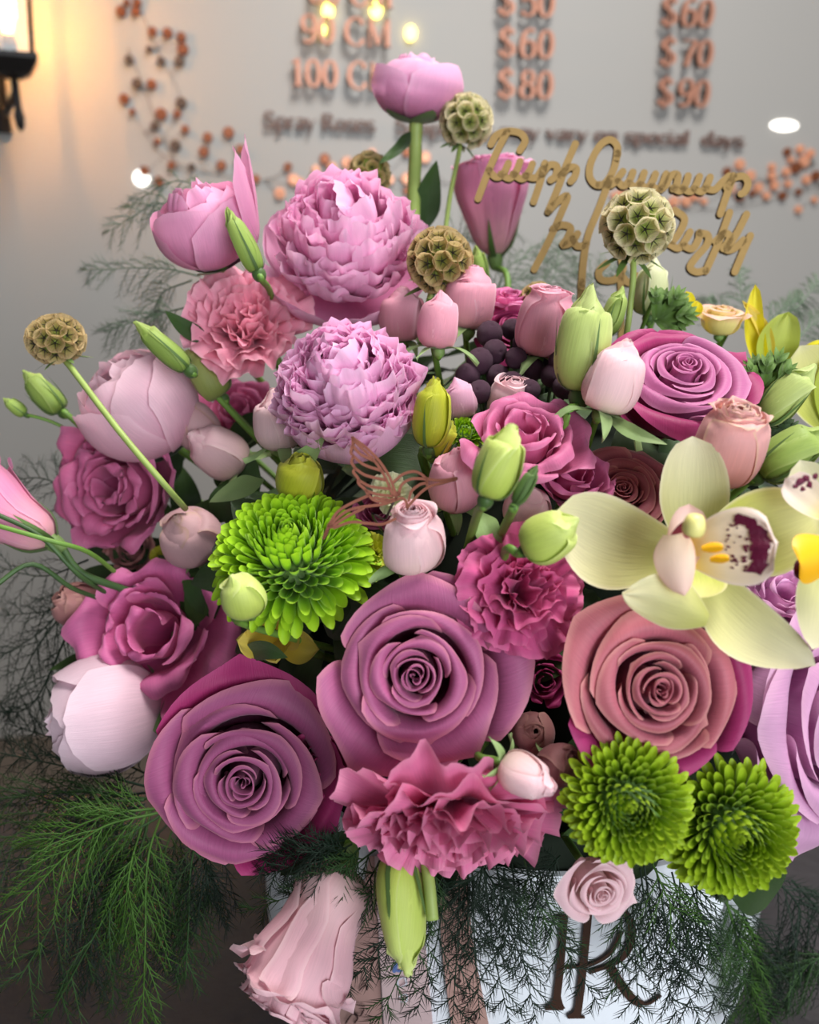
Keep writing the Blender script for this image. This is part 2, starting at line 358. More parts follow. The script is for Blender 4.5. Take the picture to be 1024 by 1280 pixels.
def head(name, px, py, size, face, dd=0.0, depth=None, spin=None, label=None, cat='flower', group=None, up=None):
    """Empty for a flower head centred on a pixel's ray where it meets the dome; size = px across for unit diameter 2"""
    d = depth if depth is not None else dome_depth(px, py) + dd
    p = at(px, py, d)
    z = facing(face)
    m = Matrix.Translation(p) @ frame_from(z, up) @ Matrix.Rotation(spin if spin is not None else random.uniform(0, 6.28), 4, 'Z')
    s = size / 2 * d / FPX
    root = bpy.data.objects.new(name, None); col.objects.link(root)
    root.empty_display_size = 0.01
    m = m @ Matrix.Diagonal((s, s, s, 1))
    root.matrix_world = m
    root['_s'] = s
    if label: tag(root, label, cat, group)
    return root
def foam_point(p):
    v = p - BOX_C
    return BOX_C + Vector((v.x * 0.30, v.y * 0.30 + 0.02, min(0.19, max(0.12, v.z * 0.6))))
def stem(root, z0=-0.6, rad=0.0022, mat=None, via=None, end=None, n=9, name='stem', bend=0.14):
    """stem from the flower's underside down into the foam (or through the given world points)"""
    m = root.matrix_world; s = root['_s']
    p0 = m @ Vector((0, 0, z0)); ax = (m.to_3x3() @ Vector((0, 0, 1))).normalized()
    if via is None:
        e = end if end is not None else foam_point(p0)
        L = (e - p0).length
        away = (p0 - CAM).normalized()
        pts = [m @ Vector((0, 0, z0 + 0.08)), p0, p0 - ax * 0.008 + away * 0.022, e]
    else:
        pts = [m @ Vector((0, 0, z0 + 0.08)), p0] + via
    return tube(name, [tuple(q) for q in pts], rad, mat or M['stem'], root, 7, n * 2)

def rose(root, mat, N=18, seed=1, opened=1.0, outer=None, n_outer=4, rough=0.0, tight=1.0, z_lift=0.0, recess=0.0):
    g = np.random.default_rng(seed)
    th = g.uniform(0, 6.28)
    for k in range(N):
        t = k / (N - 1)
        th += 2.4 + g.uniform(-0.35, 0.35)
        rt = (0.03 + 0.70 * t ** (1.30 * tight)) * (opened * t + (1 - t)) * g.uniform(0.95, 1.05)
        zr = 0.44 - 0.34 * t ** 1.6 - recess * (1 - t) ** 2 + g.uniform(-0.035, 0.035) + z_lift * (1 - t)
        c = (0.008 + 0.25 * t ** 1.5) * g.uniform(0.7, 1.25)
        hang = g.uniform(-0.1, 0.5)
        prof = [(0.02, -0.55), (0.18 + 0.30 * rt, -0.46), (0.10 + 0.74 * rt, zr - 0.46 + 0.10 * t), (rt * 0.96 + 0.005, zr - 0.15), (rt + 0.22 * c, zr - 0.01), (rt + 0.72 * c, zr + 0.04 * t), (rt + 1.30 * c, zr - hang * c)]
        W = rt * (2.35 - 1.15 * t) * g.uniform(0.92, 1.12) + 0.025
        is_out = outer is not None and k >= N - n_outer
        petal(root, outer if is_out else mat, th, prof, W, shape=(0.35, 0.72, 0.86), rho=1.0 + 0.25 * t, cut=0.15 + 0.07 * t, cutp=1.8,
              point=0.04 + 0.09 * t * g.uniform(0.2, 1.2), ruf=rough + 0.02 * t, rfreq=1.3 + g.uniform(-0.3, 0.5), skew=-0.05, wav=0.04 * t, sweep=g.uniform(-0.08, 0.08), nu=19, nv=14, seed=seed * 100 + k)
    revolve('calyx', [(0.02, -0.78), (0.12, -0.74), (0.17, -0.64), (0.12, -0.5)], M['sepal'], 12, root, n=8)
def sepals(root, n=5, z0=-0.48, L=0.6, W=0.12, droop=1.0, mat=None, r0=0.08, seed=1, wav=0.05):
    g = np.random.default_rng(seed)
    for k in range(n):
        th = k * 6.283 / n + g.uniform(-0.2, 0.2); l = L * g.uniform(0.8, 1.2); dr = droop * g.uniform(0.6, 1.3)
        prof = [(r0, z0), (r0 + 0.35 * l, z0 + 0.12 * l * (1.2 - dr)), (r0 + 0.7 * l, z0 - 0.1 * l * dr), (r0 + 0.95 * l, z0 - 0.38 * l * dr)]
        petal(root, mat or M['sepal'], th, prof, W, shape=(0.7, 0.35, 0.02), rho=-0.35, cut=0.0, wav=wav, nu=5, nv=9, seed=seed * 50 + k, name='sepal')
def bud(root, mat, w=0.36, N=8, seed=1, tip=0.10, flare=0.0, twist=0.0, cut=0.32, ruf=0.0, belly=-0.12, name='petal', calyx=True, nsep=5, sep_len=0.5, sep_w=0.1, droop=1.0, sep_mat=None, fringe=0.0, top_z=0.5, clasp=False):
    """closed or half-closed bud, length 1 along z from -.5 to .5"""
    g = np.random.default_rng(seed); th = g.uniform(0, 6.28)
    for k in range(N):
        t = k / max(1, N - 1); th += 2.3 + g.uniform(-0.3, 0.3)
        s = 0.74 + 0.26 * t
        tr = tip * (0.25 + 0.75 * t); fl = flare * t ** 2
        zt = top_z - (0.16 if k >= N - 3 and tip < 0.2 else 0.06) * t * g.uniform(0.3, 1.3)
        up = belly + 0.55 * (top_z - belly)
        prof = [(0.03, -0.5), (0.74 * w * s, -0.43), (w * s, belly - 0.06), (w * s * (0.62 + 0.12 * t) + 0.30 * tr, up), (0.22 * w * s + 0.80 * tr, zt - 0.10), (tr + fl * 0.5, zt), (tr + fl * 1.3, zt - fl * 0.35)]
        if flare <= 0.001: prof = prof[:6]
        petal(root, mat, th, prof, w * (1.75 - 0.45 * t) * s, shape=(0.55, 0.5, 0.45), rho=1.0 + 0.10 * t, cut=cut, cutp=1.8, ruf=ruf, rfreq=2.0, rpow=4, skew=-0.05 - 0.05 * t,
              twist=twist, nu=15, nv=15, seed=seed * 100 + k, name=name, point=0.03, fringe=fringe, wav=0.012)
    if calyx:
        revolve('calyx', [(0.03, -0.66), (0.085, -0.62), (0.11, -0.54), (0.09, -0.47)], M['sepal'] if sep_mat is None else sep_mat, 10, root, n=7)
    if nsep and not clasp: sepals(root, nsep, -0.5, sep_len, sep_w, droop, sep_mat, 0.07, seed)
    if nsep and clasp:        # narrow sepals lying along the bud
        for k in range(nsep):
            th = k * 6.283 / nsep + g.uniform(-0.2, 0.2); l = sep_len * g.uniform(0.85, 1.15)
            prof = [(0.05, -0.52), (0.76 * w + 0.03, -0.41), (w + 0.035, belly), (w + 0.05, belly + l * 0.5)]
            petal(root, sep_mat or M['sepal_dark'], th, prof, sep_w, shape=(0.9, 0.2, 0.05), rho=-0.2, cut=0, nu=5, nv=9, seed=seed * 70 + k, name='sepal')

def goblet(root, mat, seed=1, N=8, mouth=0.42, ruf=0.03, inner=4, neck=0.10, swell=0.0, sepals_on=True, flare=0.06, inner_out=0.0):
    """funnel of overlapping petals, length 1 along z from -.5 to .5, narrow at the calyx and wide at the mouth"""
    g = np.random.default_rng(seed); th = g.uniform(0, 6.28)
    for k in range(N + inner):
        out = k >= inner; t = (k - inner) / max(1, N - 1) if out else 0
        th += 2.4 + g.uniform(-0.3, 0.3); s = (0.84 + 0.16 * t) if out else g.uniform(0.35, 0.7)
        zt = 0.5 - (0.14 * t * g.uniform(0.2, 1.3) if out else -0.05 * inner_out) + g.uniform(-0.03, 0.03)
        prof = [(0.03, -0.5), (neck + 0.10 * s, -0.36), (0.66 * mouth * s + swell, -0.08), (0.92 * mouth * s + swell, 0.22), (mouth * s, zt - 0.08), (mouth * s + flare * t, zt), (mouth * s + flare * 2.2 * t, zt - 0.03)]
        petal(root, mat, th, prof, mouth * 1.25 * s, shape=(0.25, 0.75, 0.9), rho=1.06, cut=0.14, cutp=2.2, ruf=ruf * (1 if out else 1.6), rfreq=1.6, rpow=3, fringe=0.012, skew=-0.07, wav=0.03, nu=19, nv=14, seed=seed * 100 + k)
    revolve('calyx', [(0.03, -0.64), (0.07, -0.60), (0.095, -0.50), (0.085, -0.42)], M['sepal'], 10, root, n=7)
    if sepals_on:
        for k in range(5):
            th = k * 1.257; prof = [(0.06, -0.52), (neck + 0.13, -0.36), (0.66 * mouth + swell + 0.02, -0.10)]
            petal(root, M['sepal_dark'], th, prof, 0.035, shape=(0.9, 0.2, 0.05), rho=-0.2, cut=0, nu=5, nv=8, seed=k, name='sepal')
def ball_peony(root, mat, seed=1, N=14, stretch=0.95, open_top=0.25, loose=None, flame=None, inner=6, inner_mat=None):
    """half-closed peony: broad cupped petals wrapped round a ball"""
    g = np.random.default_rng(seed); th = g.uniform(0, 6.28)
    for k in range(N):
        t = k / (N - 1); th += 2.4 + g.uniform(-0.3, 0.3)
        R = 0.70 + 0.28 * t
        amax = (2.85 - open_top - 0.55 * t ** 1.5) + g.uniform(-0.1, 0.1)
        a = np.linspace(0.15, amax, 8)
        prof = np.stack([np.sin(a) * R, -np.cos(a) * R * stretch], -1)
        prof[-1, 0] += 0.02 + 0.05 * t
        m = flame if (flame is not None and k in (N - 2, N - 5)) else mat
        petal(root, m, th, prof, R * (1.05 + 0.15 * g.uniform(-1, 1)), shape=(0.3, 0.55, 0.8), rho=1.02, cut=0.22, cutp=2.2, ruf=0.012, rfreq=2.2, fringe=0.012,
              skew=-0.03, wav=0.015, nu=15, nv=14, seed=seed * 100 + k)
    for k in range(inner):
        th = g.uniform(0, 6.28); R = g.uniform(0.25, 0.5)
        prof = [(0.1, -0.4), (R, 0.0), (R * 0.95, 0.45), (R * 0.55, 0.82 * stretch)]
        petal(root, inner_mat or mat, th, prof, 0.3, shape=(0.4, 0.7, 0.8), rho=-0.5, cut=0.25, ruf=0.05, rfreq=2, fringe=0.05, nu=9, nv=8, seed=seed * 300 + k, name='inner_petal')
    if loose:
        for (th, tilt, w) in loose:
            prof = [(0.1, -0.85), (0.8, -0.6), (1.0 + 0.1 * tilt, 0.0), (1.0 + 0.35 * tilt, 0.55), (0.95 + 0.6 * tilt, 1.05)]
            petal(root, mat, th, prof, w, shape=(0.3, 0.6, 0.5), rho=-0.8, cut=0.2, point=0.05, ruf=0.03, rfreq=1.3, nu=11, nv=12, seed=sd(), name='loose_petal')
    for k in range(4):
        th = k * 1.57 + g.uniform(-0.2, 0.2)
        a = np.linspace(0.05, 0.8, 5); prof = np.stack([np.sin(a) * 1.02, -np.cos(a) * 1.02 * stretch], -1)
        petal(root, M['sepal_dark'], th, prof, 0.3, shape=(0.8, 0.3, 0.1), rho=1, cut=0.1, nu=7, nv=6, seed=sd(), name='sepal')
def open_peony(root, mat, seed=1, guards=9, inner=70, dome=0.75, frill=0.07, guard_mat=None, guard_open=0.6, wide=0.24, size=0.82, curl=0.3):
    """guard petals below, a dense pompon of narrow notched petals above"""
    g = np.random.default_rng(seed)
    for k in range(guards):
        th = k * 6.283 / guards * (1 if k < guards else 1) + g.uniform(-0.25, 0.25) + (0.35 if k % 2 else 0)
        o = guard_open * g.uniform(0.75, 1.25)
        prof = [(0.05, -0.55), (0.45, -0.5), (0.80 + 0.05 * o, -0.22 - 0.1 * o), (0.90 + 0.18 * o, 0.10 - 0.2 * o), (0.84 + 0.34 * o, 0.42 - 0.35 * o)]
        petal(root, guard_mat or mat, th, prof, 0.55 * g.uniform(0.85, 1.15), shape=(0.3, 0.66, 0.75), rho=-0.75, cut=0.2, ruf=0.022, rfreq=1.7, fringe=0.02, nu=15, nv=11, seed=seed * 100 + k, name='guard_petal')
    for k in range(inner):
        t = (k + 0.5) / inner
        th = k * 2.39996; phi = math.acos(1 - t * 1.05) if t * 1.05 < 2 else 0
        tilt = min(phi, 1.5)
        L = size * g.uniform(0.9, 1.12) * (1 - 0.06 * t)
        st, ct = math.sin(tilt), math.cos(tilt)
        kk = g.uniform(0.02, curl)
        prof = [(0.03, -0.35), (0.10 + 0.34 * st * L + 0.05 * ct, -0.30 + 0.42 * ct * L), (0.08 + 0.76 * st * L, -0.30 + 0.28 * dome + 0.70 * ct * L * dome), (0.05 + 0.98 * st * L - kk * 0.3 * ct, -0.28 + 0.32 * dome + 1.0 * ct * L * dome + kk * 0.3 * st), (0.05 + 1.06 * st * L - kk * ct, -0.28 + 0.34 * dome + 1.08 * ct * L * dome + kk * st)]
        petal(root, mat, th + g.uniform(-0.3, 0.3), prof, wide * g.uniform(0.8, 1.3), shape=(0.35, 0.75, 0.95), rho=-0.30, cut=0.14, ruf=frill * g.uniform(0.4, 1.2), rfreq=1.6, rpow=2, fringe=0.04, ffreq=9, nu=13, nv=9, seed=seed * 200 + k, name='inner_petal')
def carnation(root, mat, seed=1, N=38, flat=1.0, frill=0.085, petal_w=0.34, spread=1.45):
    g = np.random.default_rng(seed)
    for k in range(N):
        t = (k + 0.5) / N; th = k * 2.39996 + g.uniform(-0.3, 0.3)
        tilt = 0.03 + (spread + 0.09) * t ** 0.75 + g.uniform(-0.12, 0.12)
        L = (0.62 + 0.38 * t) * g.uniform(0.92, 1.08)
        st, ct = math.sin(tilt), math.cos(tilt)
        b = -0.42
        prof = [(0.02, b), (0.05 + 0.22 * st * L, b + 0.34 * L), (0.05 + 0.62 * st * L, b + (0.30 + 0.42 * ct) * L + 0.08), (0.04 + 0.98 * st * L, b + (0.24 + 0.80 * ct) * L * flat + 0.08)]
        petal(root, mat, th, prof, petal_w * (0.75 + 0.6 * t) * g.uniform(0.85, 1.2), shape=(0.18, 0.95, 1.0), rho=-(0.4 + 0.8 * t), cut=0.16, cutp=2.0, ruf=frill * g.uniform(0.7, 1.25), rfreq=1.7 + g.uniform(-0.3, 0.6), rpow=2.4, fringe=0.018, ffreq=25, nu=25, nv=10, seed=seed * 100 + k)
    revolve('calyx', [(0.04, -1.0), (0.13, -0.95), (0.17, -0.7), (0.14, -0.50), (0.05, -0.44)], M['stem'], 12, root, n=9)
def lisianthus(root, mat, seed=1, N=10, depth=0.75, flare=0.5, ruf=0.075, outer_w=0.85, fringe=0.012, inner_r=0.20):
    """wide ruffled cup with few broad petals in two or three rings"""
    g = np.random.default_rng(seed); th = g.uniform(0, 6.28)
    for k in range(N):
        t = k / (N - 1); th += 2.4 + g.uniform(-0.3, 0.3)
        rt = inner_r + (0.80 - inner_r) * t; zr = 0.35 - 0.30 * t * flare
        f = flare * (0.1 + 0.9 * t)
        prof = [(0.03, -depth), (0.10 + 0.12 * rt, -depth * 0.72), (0.12 + 0.62 * rt, -depth * 0.25), (rt, zr - 0.12), (rt + 0.22 * f, zr + 0.04 - 0.02 * f), (rt + 0.42 * f, zr - 0.16 * f)]
        petal(root, mat, th, prof, rt * (1.7 - 0.8 * t) * outer_w / 0.75 + 0.08, shape=(0.25, 0.85, 0.95), rho=1.05 + 0.25 * t, cut=0.16, cutp=2.2, ruf=ruf * (0.5 + 0.6 * t), rfreq=1.5 + g.uniform(-0.3, 0.8), rpow=2.6, fringe=fringe, skew=-0.06, wav=0.05, nu=27, nv=13, seed=seed * 100 + k)
    revolve('calyx', [(0.03, -depth - 0.22), (0.08, -depth - 0.15), (0.10, -depth), (0.07, -depth + 0.1)], M['sepal'], 10, root, n=7)

# chrysanthemum florets share a few meshes
_mum_meshes = {}
def mum_mesh(mat, kind):
    key = (mat.name, kind)
    if key in _mum_meshes: return _mum_meshes[key]
    L = 1.0
    # spoon: tubular at the claw, open and rounded at the tip, curling inwards (towards +x is outside)
    nu, nv = 7, 8
    u = np.linspace(-1, 1, nu)[None, :]; v = np.linspace(0, 1, nv)[:, None]
    top = 1 - 0.16 * np.abs(u) ** 2.0
    vt = v * top
    curl = {'in': -0.38, 'mid': -0.16, 'out': 0.10, 'flat': 0.28}[kind]
    w = (0.085 + 0.085 * np.sin(np.clip(vt, 0, 1) ** 1.1 * np.pi * 0.62)) * np.where(vt > 0.88, 1 - ((vt - 0.88) / 0.16) ** 2 * 0.45, 1)
    ang = u * (1.9 - 0.75 * vt)
    y = w * np.sin(ang); x = w * (1 - np.cos(ang)) * -0.95 + curl * vt ** 2.2
    z = vt * L + 0 * u
    P = np.stack([x, y, z], -1).reshape(-1, 3)
    UV = np.stack([np.broadcast_to(u * .5 + .5, (nv, nu)), np.broadcast_to(v, (nv, nu))], -1).reshape(-1, 2)
    _mum_meshes[key] = mesh_np('floret', P, grid_faces(nv, nu), UV, mat)
    return _mum_meshes[key]
def mum(root, mat, N=230, seed=1, dome=0.75, flat=0.0, eye=True, wid=1.0, rmax=1.0, rim=0.36, l0=0.20):
    g = np.random.default_rng(seed)
    for k in range(N):
        t = (k + 0.5) / N
        th = k * 2.39996 + g.uniform(-0.06, 0.06)
        tilt = 1.62 * t ** 0.62                       # from upright in the eye to level at the rim
        L = (l0 + rim * t ** 0.7) * g.uniform(0.9, 1.1)
        rr = 0.62 * math.sin(min(tilt, 1.57)) * rmax; zz = dome * (0.55 * math.cos(tilt)) - 0.25
        if eye: zz -= 0.10 * math.exp(-(t / 0.05) ** 2)
        kind = 'in' if t < 0.3 else ('mid' if t < 0.68 else ('out' if t < 0.9 else 'flat'))
        p = Vector((rr * math.cos(th), rr * math.sin(th), zz))
        tl = tilt * 0.92 + g.uniform(-0.10, 0.10)
        dirv = Vector((math.sin(tl) * math.cos(th), math.sin(tl) * math.sin(th), math.cos(tl)))
        outv = Vector((math.cos(tl) * math.cos(th), math.cos(tl) * math.sin(th), -math.sin(tl)))
        yv = dirv.cross(outv)
        w = (0.24 + 0.24 * t ** 0.5) * g.uniform(0.85, 1.15) * wid
        m = Matrix(((outv.x * w, yv.x * w, dirv.x * L, p.x), (outv.y * w, yv.y * w, dirv.y * L, p.y), (outv.z * w, yv.z * w, dirv.z * L, p.z), (0, 0, 0, 1)))
        obj('floret', mum_mesh(mat, kind), root, matrix=m)
    V, F, UV = petal_np(0, [(0.0, 0.0), (0.1, 0.1)], 0.1)
    revolve('flower_base', [(0.02, -0.62), (0.30, -0.50), (0.56, -0.28), (0.60, -0.10), (0.45, 0.08 * dome), (0.10, 0.20 * dome), (0.01, 0.2 * dome)], M['stem'], 18, root, n=14)

_pod = {}
def pod(root, brown=False, N=42, seed=1, elong=1.0):
    g = np.random.default_rng(seed)
    key = brown
    if key not in _pod:
        nu, nv = 25, 5
        a = np.linspace(0, 2 * np.pi, nu); v = np.linspace(0, 1, nv)[:, None]
        rr = 0.06 + 0.25 * v ** 0.8 * (1 + 0.05 * np.sin(6 * a)[None, :]); zz = 0.24 * v ** 1.4 + 0.02 * v * np.sin(12 * a)[None, :]
        P = np.stack([rr * np.cos(a), rr * np.sin(a), zz], -1).reshape(-1, 3)
        UV = np.stack([np.broadcast_to(np.linspace(0, 1, nu)[None, :], (nv, nu)), np.broadcast_to(v, (nv, nu))], -1).reshape(-1, 2)
        cup = mesh_np('cup', P, grid_faces(nv, nu), UV, M['pod_cup_brown' if brown else 'pod_cup'])
        V, F = [], []
        for k in range(5):
            t = k * 2 * math.pi / 5; b = len(V)
            c, s = math.cos(t), math.sin(t)
            V += [(-s * 0.022, c * 0.022, 0.08), (s * 0.022, -c * 0.022, 0.08), (0, 0, 0.13), (c * 0.24, s * 0.24, 0.24)]
            F += [[b, b + 3, b + 2], [b + 2, b + 3, b + 1], [b + 1, b + 3, b]]
        star = mesh_np('star', V, F, None, M['pod_star'], smooth=False)
        _pod[key] = (cup, star)
    cup, star = _pod[key]
    revolve('core', [(0.02, -0.78 * elong), (0.45, -0.62 * elong), (0.72, -0.1), (0.66, 0.3 * elong), (0.35, 0.65 * elong), (0.02, 0.75 * elong)], M['pod_core'], 16, root, n=14)
    for k in range(N):
        z = 1 - 1.82 * (k + 0.5) / N; th = k * 2.39996; r = math.sqrt(1 - z * z)
        n = Vector((r * math.cos(th), r * math.sin(th), z))
        m = Matrix.Translation(Vector((n.x, n.y, n.z * elong)) * 0.72) @ frame_from(n) @ Matrix.Rotation(g.uniform(0, 6.28), 4, 'Z') @ Matrix.Scale(g.uniform(0.9, 1.12), 4)
        c = obj('cup', cup, root, matrix=m)
        obj('star', star, c)
    for k in range(7):
        th = k * 0.9 + g.uniform(-0.2, 0.2)
        petal(root, M['leaf'], th, [(0.1, -0.8 * elong), (0.5, -0.86 * elong), (0.8, -0.98 * elong), (1.05, -1.12 * elong)], 0.10, shape=(0.6, 0.4, 0.05), rho=-0.3, cut=0, nu=5, nv=7, seed=seed * 9 + k, name='bract')

def leaf(name, pts, W, mat, label, cat='leaf', group=None, nrm=None, fold=0.25, lobes=0, wav=0.0, nu=9, nv=15, stem_pts=None, parent=None, base=0.08, widest=0.4):
    """leaf blade along world points"""
    pts = np.array([tuple(p) for p in pts]); v = np.linspace(0, 1, nv)
    c = spl(pts, v); T = np.gradient(c, axis=0); T /= np.linalg.norm(T, axis=1, keepdims=True)
    n = np.array(nrm if nrm is not None else tuple(CB)); B = np.cross(T, n); B /= np.linalg.norm(B, axis=1, keepdims=True) + 1e-9
    Nn = np.cross(B, T)
    w = np.where(v < widest, base + (1 - base) * np.sin(v / widest * np.pi / 2), np.cos((v - widest) / (1 - widest) * np.pi / 2) ** 0.9) * W
    if lobes: w = w * (1 + 0.35 * np.sin(v * lobes * 6.283))
    u = np.linspace(-1, 1, nu)
    P = c[:, None] + B[:, None] * (u[None, :, None] * w[:, None, None]) + Nn[:, None] * ((np.abs(u)[None, :] * fold * w[:, None] + wav * W * np.sin(v * 9)[:, None] * u[None, :])[..., None])
    UV = np.stack([np.broadcast_to(u * .5 + .5, (nv, nu)), np.broadcast_to(v[:, None], (nv, nu))], -1)
    o = obj(name, mesh_np(name, P.reshape(-1, 3), grid_faces(nv, nu), UV.reshape(-1, 2), mat), parent, parent is not None)
    if label: tag(o, label, cat, group)
    return o

def needles_np(segs, rad):
    """tapered three-sided needles: segs (n,2,3)"""
    segs = np.asarray(segs, float); n = len(segs)
    a, b = segs[:, 0], segs[:, 1]; T = b - a; T /= np.linalg.norm(T, axis=1, keepdims=True) + 1e-12
    ref = np.where(np.abs(T[:, 2:3]) < 0.9, np.array([[0, 0, 1.]]), np.array([[1., 0, 0]]))
    N = np.cross(T, ref); N /= np.linalg.norm(N, axis=1, keepdims=True); B = np.cross(T, N)
    V = np.empty((n, 4, 3))
    for k in range(3):
        an = k * 2.0944; V[:, k] = a + rad * (math.cos(an) * N + math.sin(an) * B)
    V[:, 3] = b
    i = np.arange(n)[:, None] * 4
    F = np.concatenate([i + np.array([[0, 1, 3]]), i + np.array([[1, 2, 3]]), i + np.array([[2, 0, 3]])], 0)
    return V.reshape(-1, 3), F
def frond(pts, label, mat, group=None, width=0.05, nb=16, nn=9, nl=0.011, rad=0.00028, seed=1, stem_rad=0.0007, plane=None, droop=0.35, start=0.12, stem_mat=None, flat=0.35, sub=0):
    """asparagus fern frond: stem, feathered side branches, fine needles"""
    g = np.random.default_rng(seed)
    pts = np.array([tuple(p) for p in pts])
    n = 40; c = spl(pts, np.linspace(0, 1, n)); T = np.gradient(c, axis=0); T /= np.linalg.norm(T, axis=1, keepdims=True)
    pn = np.array(plane if plane is not None else tuple(CB)); pn = pn / np.linalg.norm(pn)
    root = bpy.data.objects.new('asparagus_fern_frond', None); col.objects.link(root); root.location = tuple(pts[0]); root.empty_display_size = 0.01
    bpy.context.view_layer.update() if False else None
    root.matrix_world = Matrix.Translation(Vector(pts[0]))
    tag(root, label, 'fern', group)
    segs = []; twigs = []
    def feather(p, length, k0=0.0):
        m = len(p)
        for q in range(nn * 2):
            f = 0.08 + 0.92 * (q / (nn * 2)); i = f * (m - 1); i0 = int(i); b = p[i0] + (p[min(i0 + 1, m - 1)] - p[i0]) * (i - i0)
            t = p[min(i0 + 1, m - 1)] - p[max(i0 - 1, 0)]; t = t / (np.linalg.norm(t) + 1e-9)
            s = np.cross(t, pn); s /= np.linalg.norm(s) + 1e-9
            side = 1 if q % 2 else -1
            d = t * 0.86 + s * side * g.uniform(0.32, 0.6) + g.normal(0, flat * 0.4, 3)
            d /= np.linalg.norm(d)
            segs.append((b, b + d * nl * g.uniform(0.6, 1.15) * (1 - 0.35 * f)))
    for k in range(nb * 2):
        f = start + (1 - start) * (k / (nb * 2)); i = int(f * (n - 1))
        t = T[i]; s = np.cross(t, pn); s /= np.linalg.norm(s) + 1e-9; side = 1 if k % 2 else -1
        L = width * (0.35 + 0.65 * math.sin(min(1, (1 - f) * 1.5 + 0.12) * math.pi / 2)) * g.uniform(0.7, 1.15)
        d = t * g.uniform(0.7, 1.0) + s * side * g.uniform(0.5, 0.85) + pn * g.normal(0, flat)
        d /= np.linalg.norm(d)
        q = np.linspace(0, 1, 6)[:, None]
        p = c[i] + d * L * q + np.array([[0, 0, -droop * L]]) * q ** 2
        twigs.append(p); feather(p, L)
    tipn = int(n * 0.75); feather(c[tipn:], 0)
    V, F = needles_np(segs, rad)
    o = obj('needles', mesh_np('needles', V, F, None, mat, smooth=False), root, True); o['kind'] = 'stuff'
    tw = []
    for p in twigs: tw.append(tube_np(p, np.linspace(1.2, 0.5, len(p)) * rad * 1.2, 3, cap=False))
    V, F = join_np(tw)
    o = obj('side_branches', mesh_np('side_branches', V, F, None, mat), root, True); o['kind'] = 'stuff'
    tube('stem', c, np.linspace(1, 0.35, n) * stem_rad, stem_mat or mat, root, 5)
    return root

# strokes: flat bars along a path with rounded ends, cut from sheet
def stroke_np(pts, w, t=None, n=None, cap=True, closed=False):
    """2D outline strip of a pen stroke. w: width of upright strokes, t: of level strokes"""
    t = w if t is None else t
    pts = np.asarray(pts, float)
    c = spl(pts, np.linspace(0, 1, n or max(2, len(pts) * 5))) if len(pts) > 2 else pts
    T = np.gradient(c, axis=0)
    if closed: T[0] = T[-1] = c[1] - c[-2]
    T /= np.linalg.norm(T, axis=1, keepdims=True) + 1e-12
    N = np.stack([-T[:, 1], T[:, 0]], -1)
    hw = 0.5 * np.hypot(w * N[:, 0], t * N[:, 1])
    a, b = c + N * hw[:, None], c - N * hw[:, None]
    if cap and not closed:      # rounded ends
        ext = []
        for (p, tt, nn, h) in ((c[0], -T[0], N[0], hw[0]), (c[-1], T[-1], N[-1], hw[-1])):
            ext.append([(p + tt * h * math.sin(an) + nn * h * math.cos(an), p + tt * h * math.sin(an) - nn * h * math.cos(an)) for an in (math.radians(88), math.radians(60), math.radians(30))])
        a = np.vstack([[e[0] for e in ext[0]], a, [e[0] for e in ext[1][::-1]]]); b = np.vstack([[e[1] for e in ext[0]], b, [e[1] for e in ext[1][::-1]]])
    return a, b
def strokes_solid(strokes, to3, thick):
    """strokes: list of (a,b) strips in 2D; to3(x,y,h) -> world; returns V,F,midx (0 face, 1 edge)"""
    V, F, mi = [], [], []
    for a, b in strokes:
        n = len(a); o = len(V)
        for h in (thick, 0.0):
            for q in a: V.append(to3(q[0], q[1], h))
            for q in b: V.append(to3(q[0], q[1], h))
        A, B, A2, B2 = o, o + n, o + 2 * n, o + 3 * n
        for i in range(n - 1):
            F += [[A + i, A + i + 1, B + i + 1, B + i], [A2 + i, B2 + i, B2 + i + 1, A2 + i + 1], [A + i, A2 + i, A2 + i + 1, A + i + 1], [B + i, B + i + 1, B2 + i + 1, B2 + i]]; mi += [0, 1, 1, 1]
        F += [[A, B, B2, A2], [A + n - 1, A2 + n - 1, B2 + n - 1, B + n - 1]]; mi += [1, 1]
    return np.array([tuple(v) for v in V]), F, mi
# ---------------------------------------------------------------- room
WALL_YAW = math.radians(10)
WD = Vector((math.cos(WALL_YAW), math.sin(WALL_YAW), 0)); WN = Vector((math.sin(WALL_YAW), -math.cos(WALL_YAW), 0)); WZ = Vector((0, 0, 1))
W0 = Vector((0, 1.78, 0))
def wallpt(px, py, off=0.0):
    d = ray(px, py); p0 = W0 + WN * off
    return CAM + d * ((p0 - CAM).dot(WN) / d.dot(WN))
def wall_uv(p):
    v = p - W0; return v.dot(WD), v.z
def wall3(x, y, h): return W0 + WD * x + WZ * y + WN * h

M['wall'] = plain('grey_wall_panel', (168, 165, 161), 0.42, noise=0.05, scale=2.0, spec=0.35)
M['floor'] = plain('dark_brown_floor', (96, 84, 74), 0.6, noise=0.2, scale=6)
M['table'] = plain('black_table_top', (44, 40, 42), 0.42, noise=0.25, scale=120, bump=0.3)
V, F = box_np(-2.6, 3.4, 0, 0, 0, 3.0)
def slab(name, pts, thick_dir, mat):
    V = [tuple(p) for p in pts] + [tuple(p + thick_dir) for p in pts]
    F = [[0, 1, 2, 3], [7, 6, 5, 4]] + [[i, i + 4, (i + 1) % 4 + 4, (i + 1) % 4] for i in range(4)]
    return obj(name, mesh_np(name, V, F, None, mat, smooth=False))
tag(slab('wall_back', [wall3(-2.4, 0, 0), wall3(2.6, 0, 0), wall3(2.6, 2.9, 0), wall3(-2.4, 2.9, 0)], -WN * 0.1, M['wall']), kind='structure')
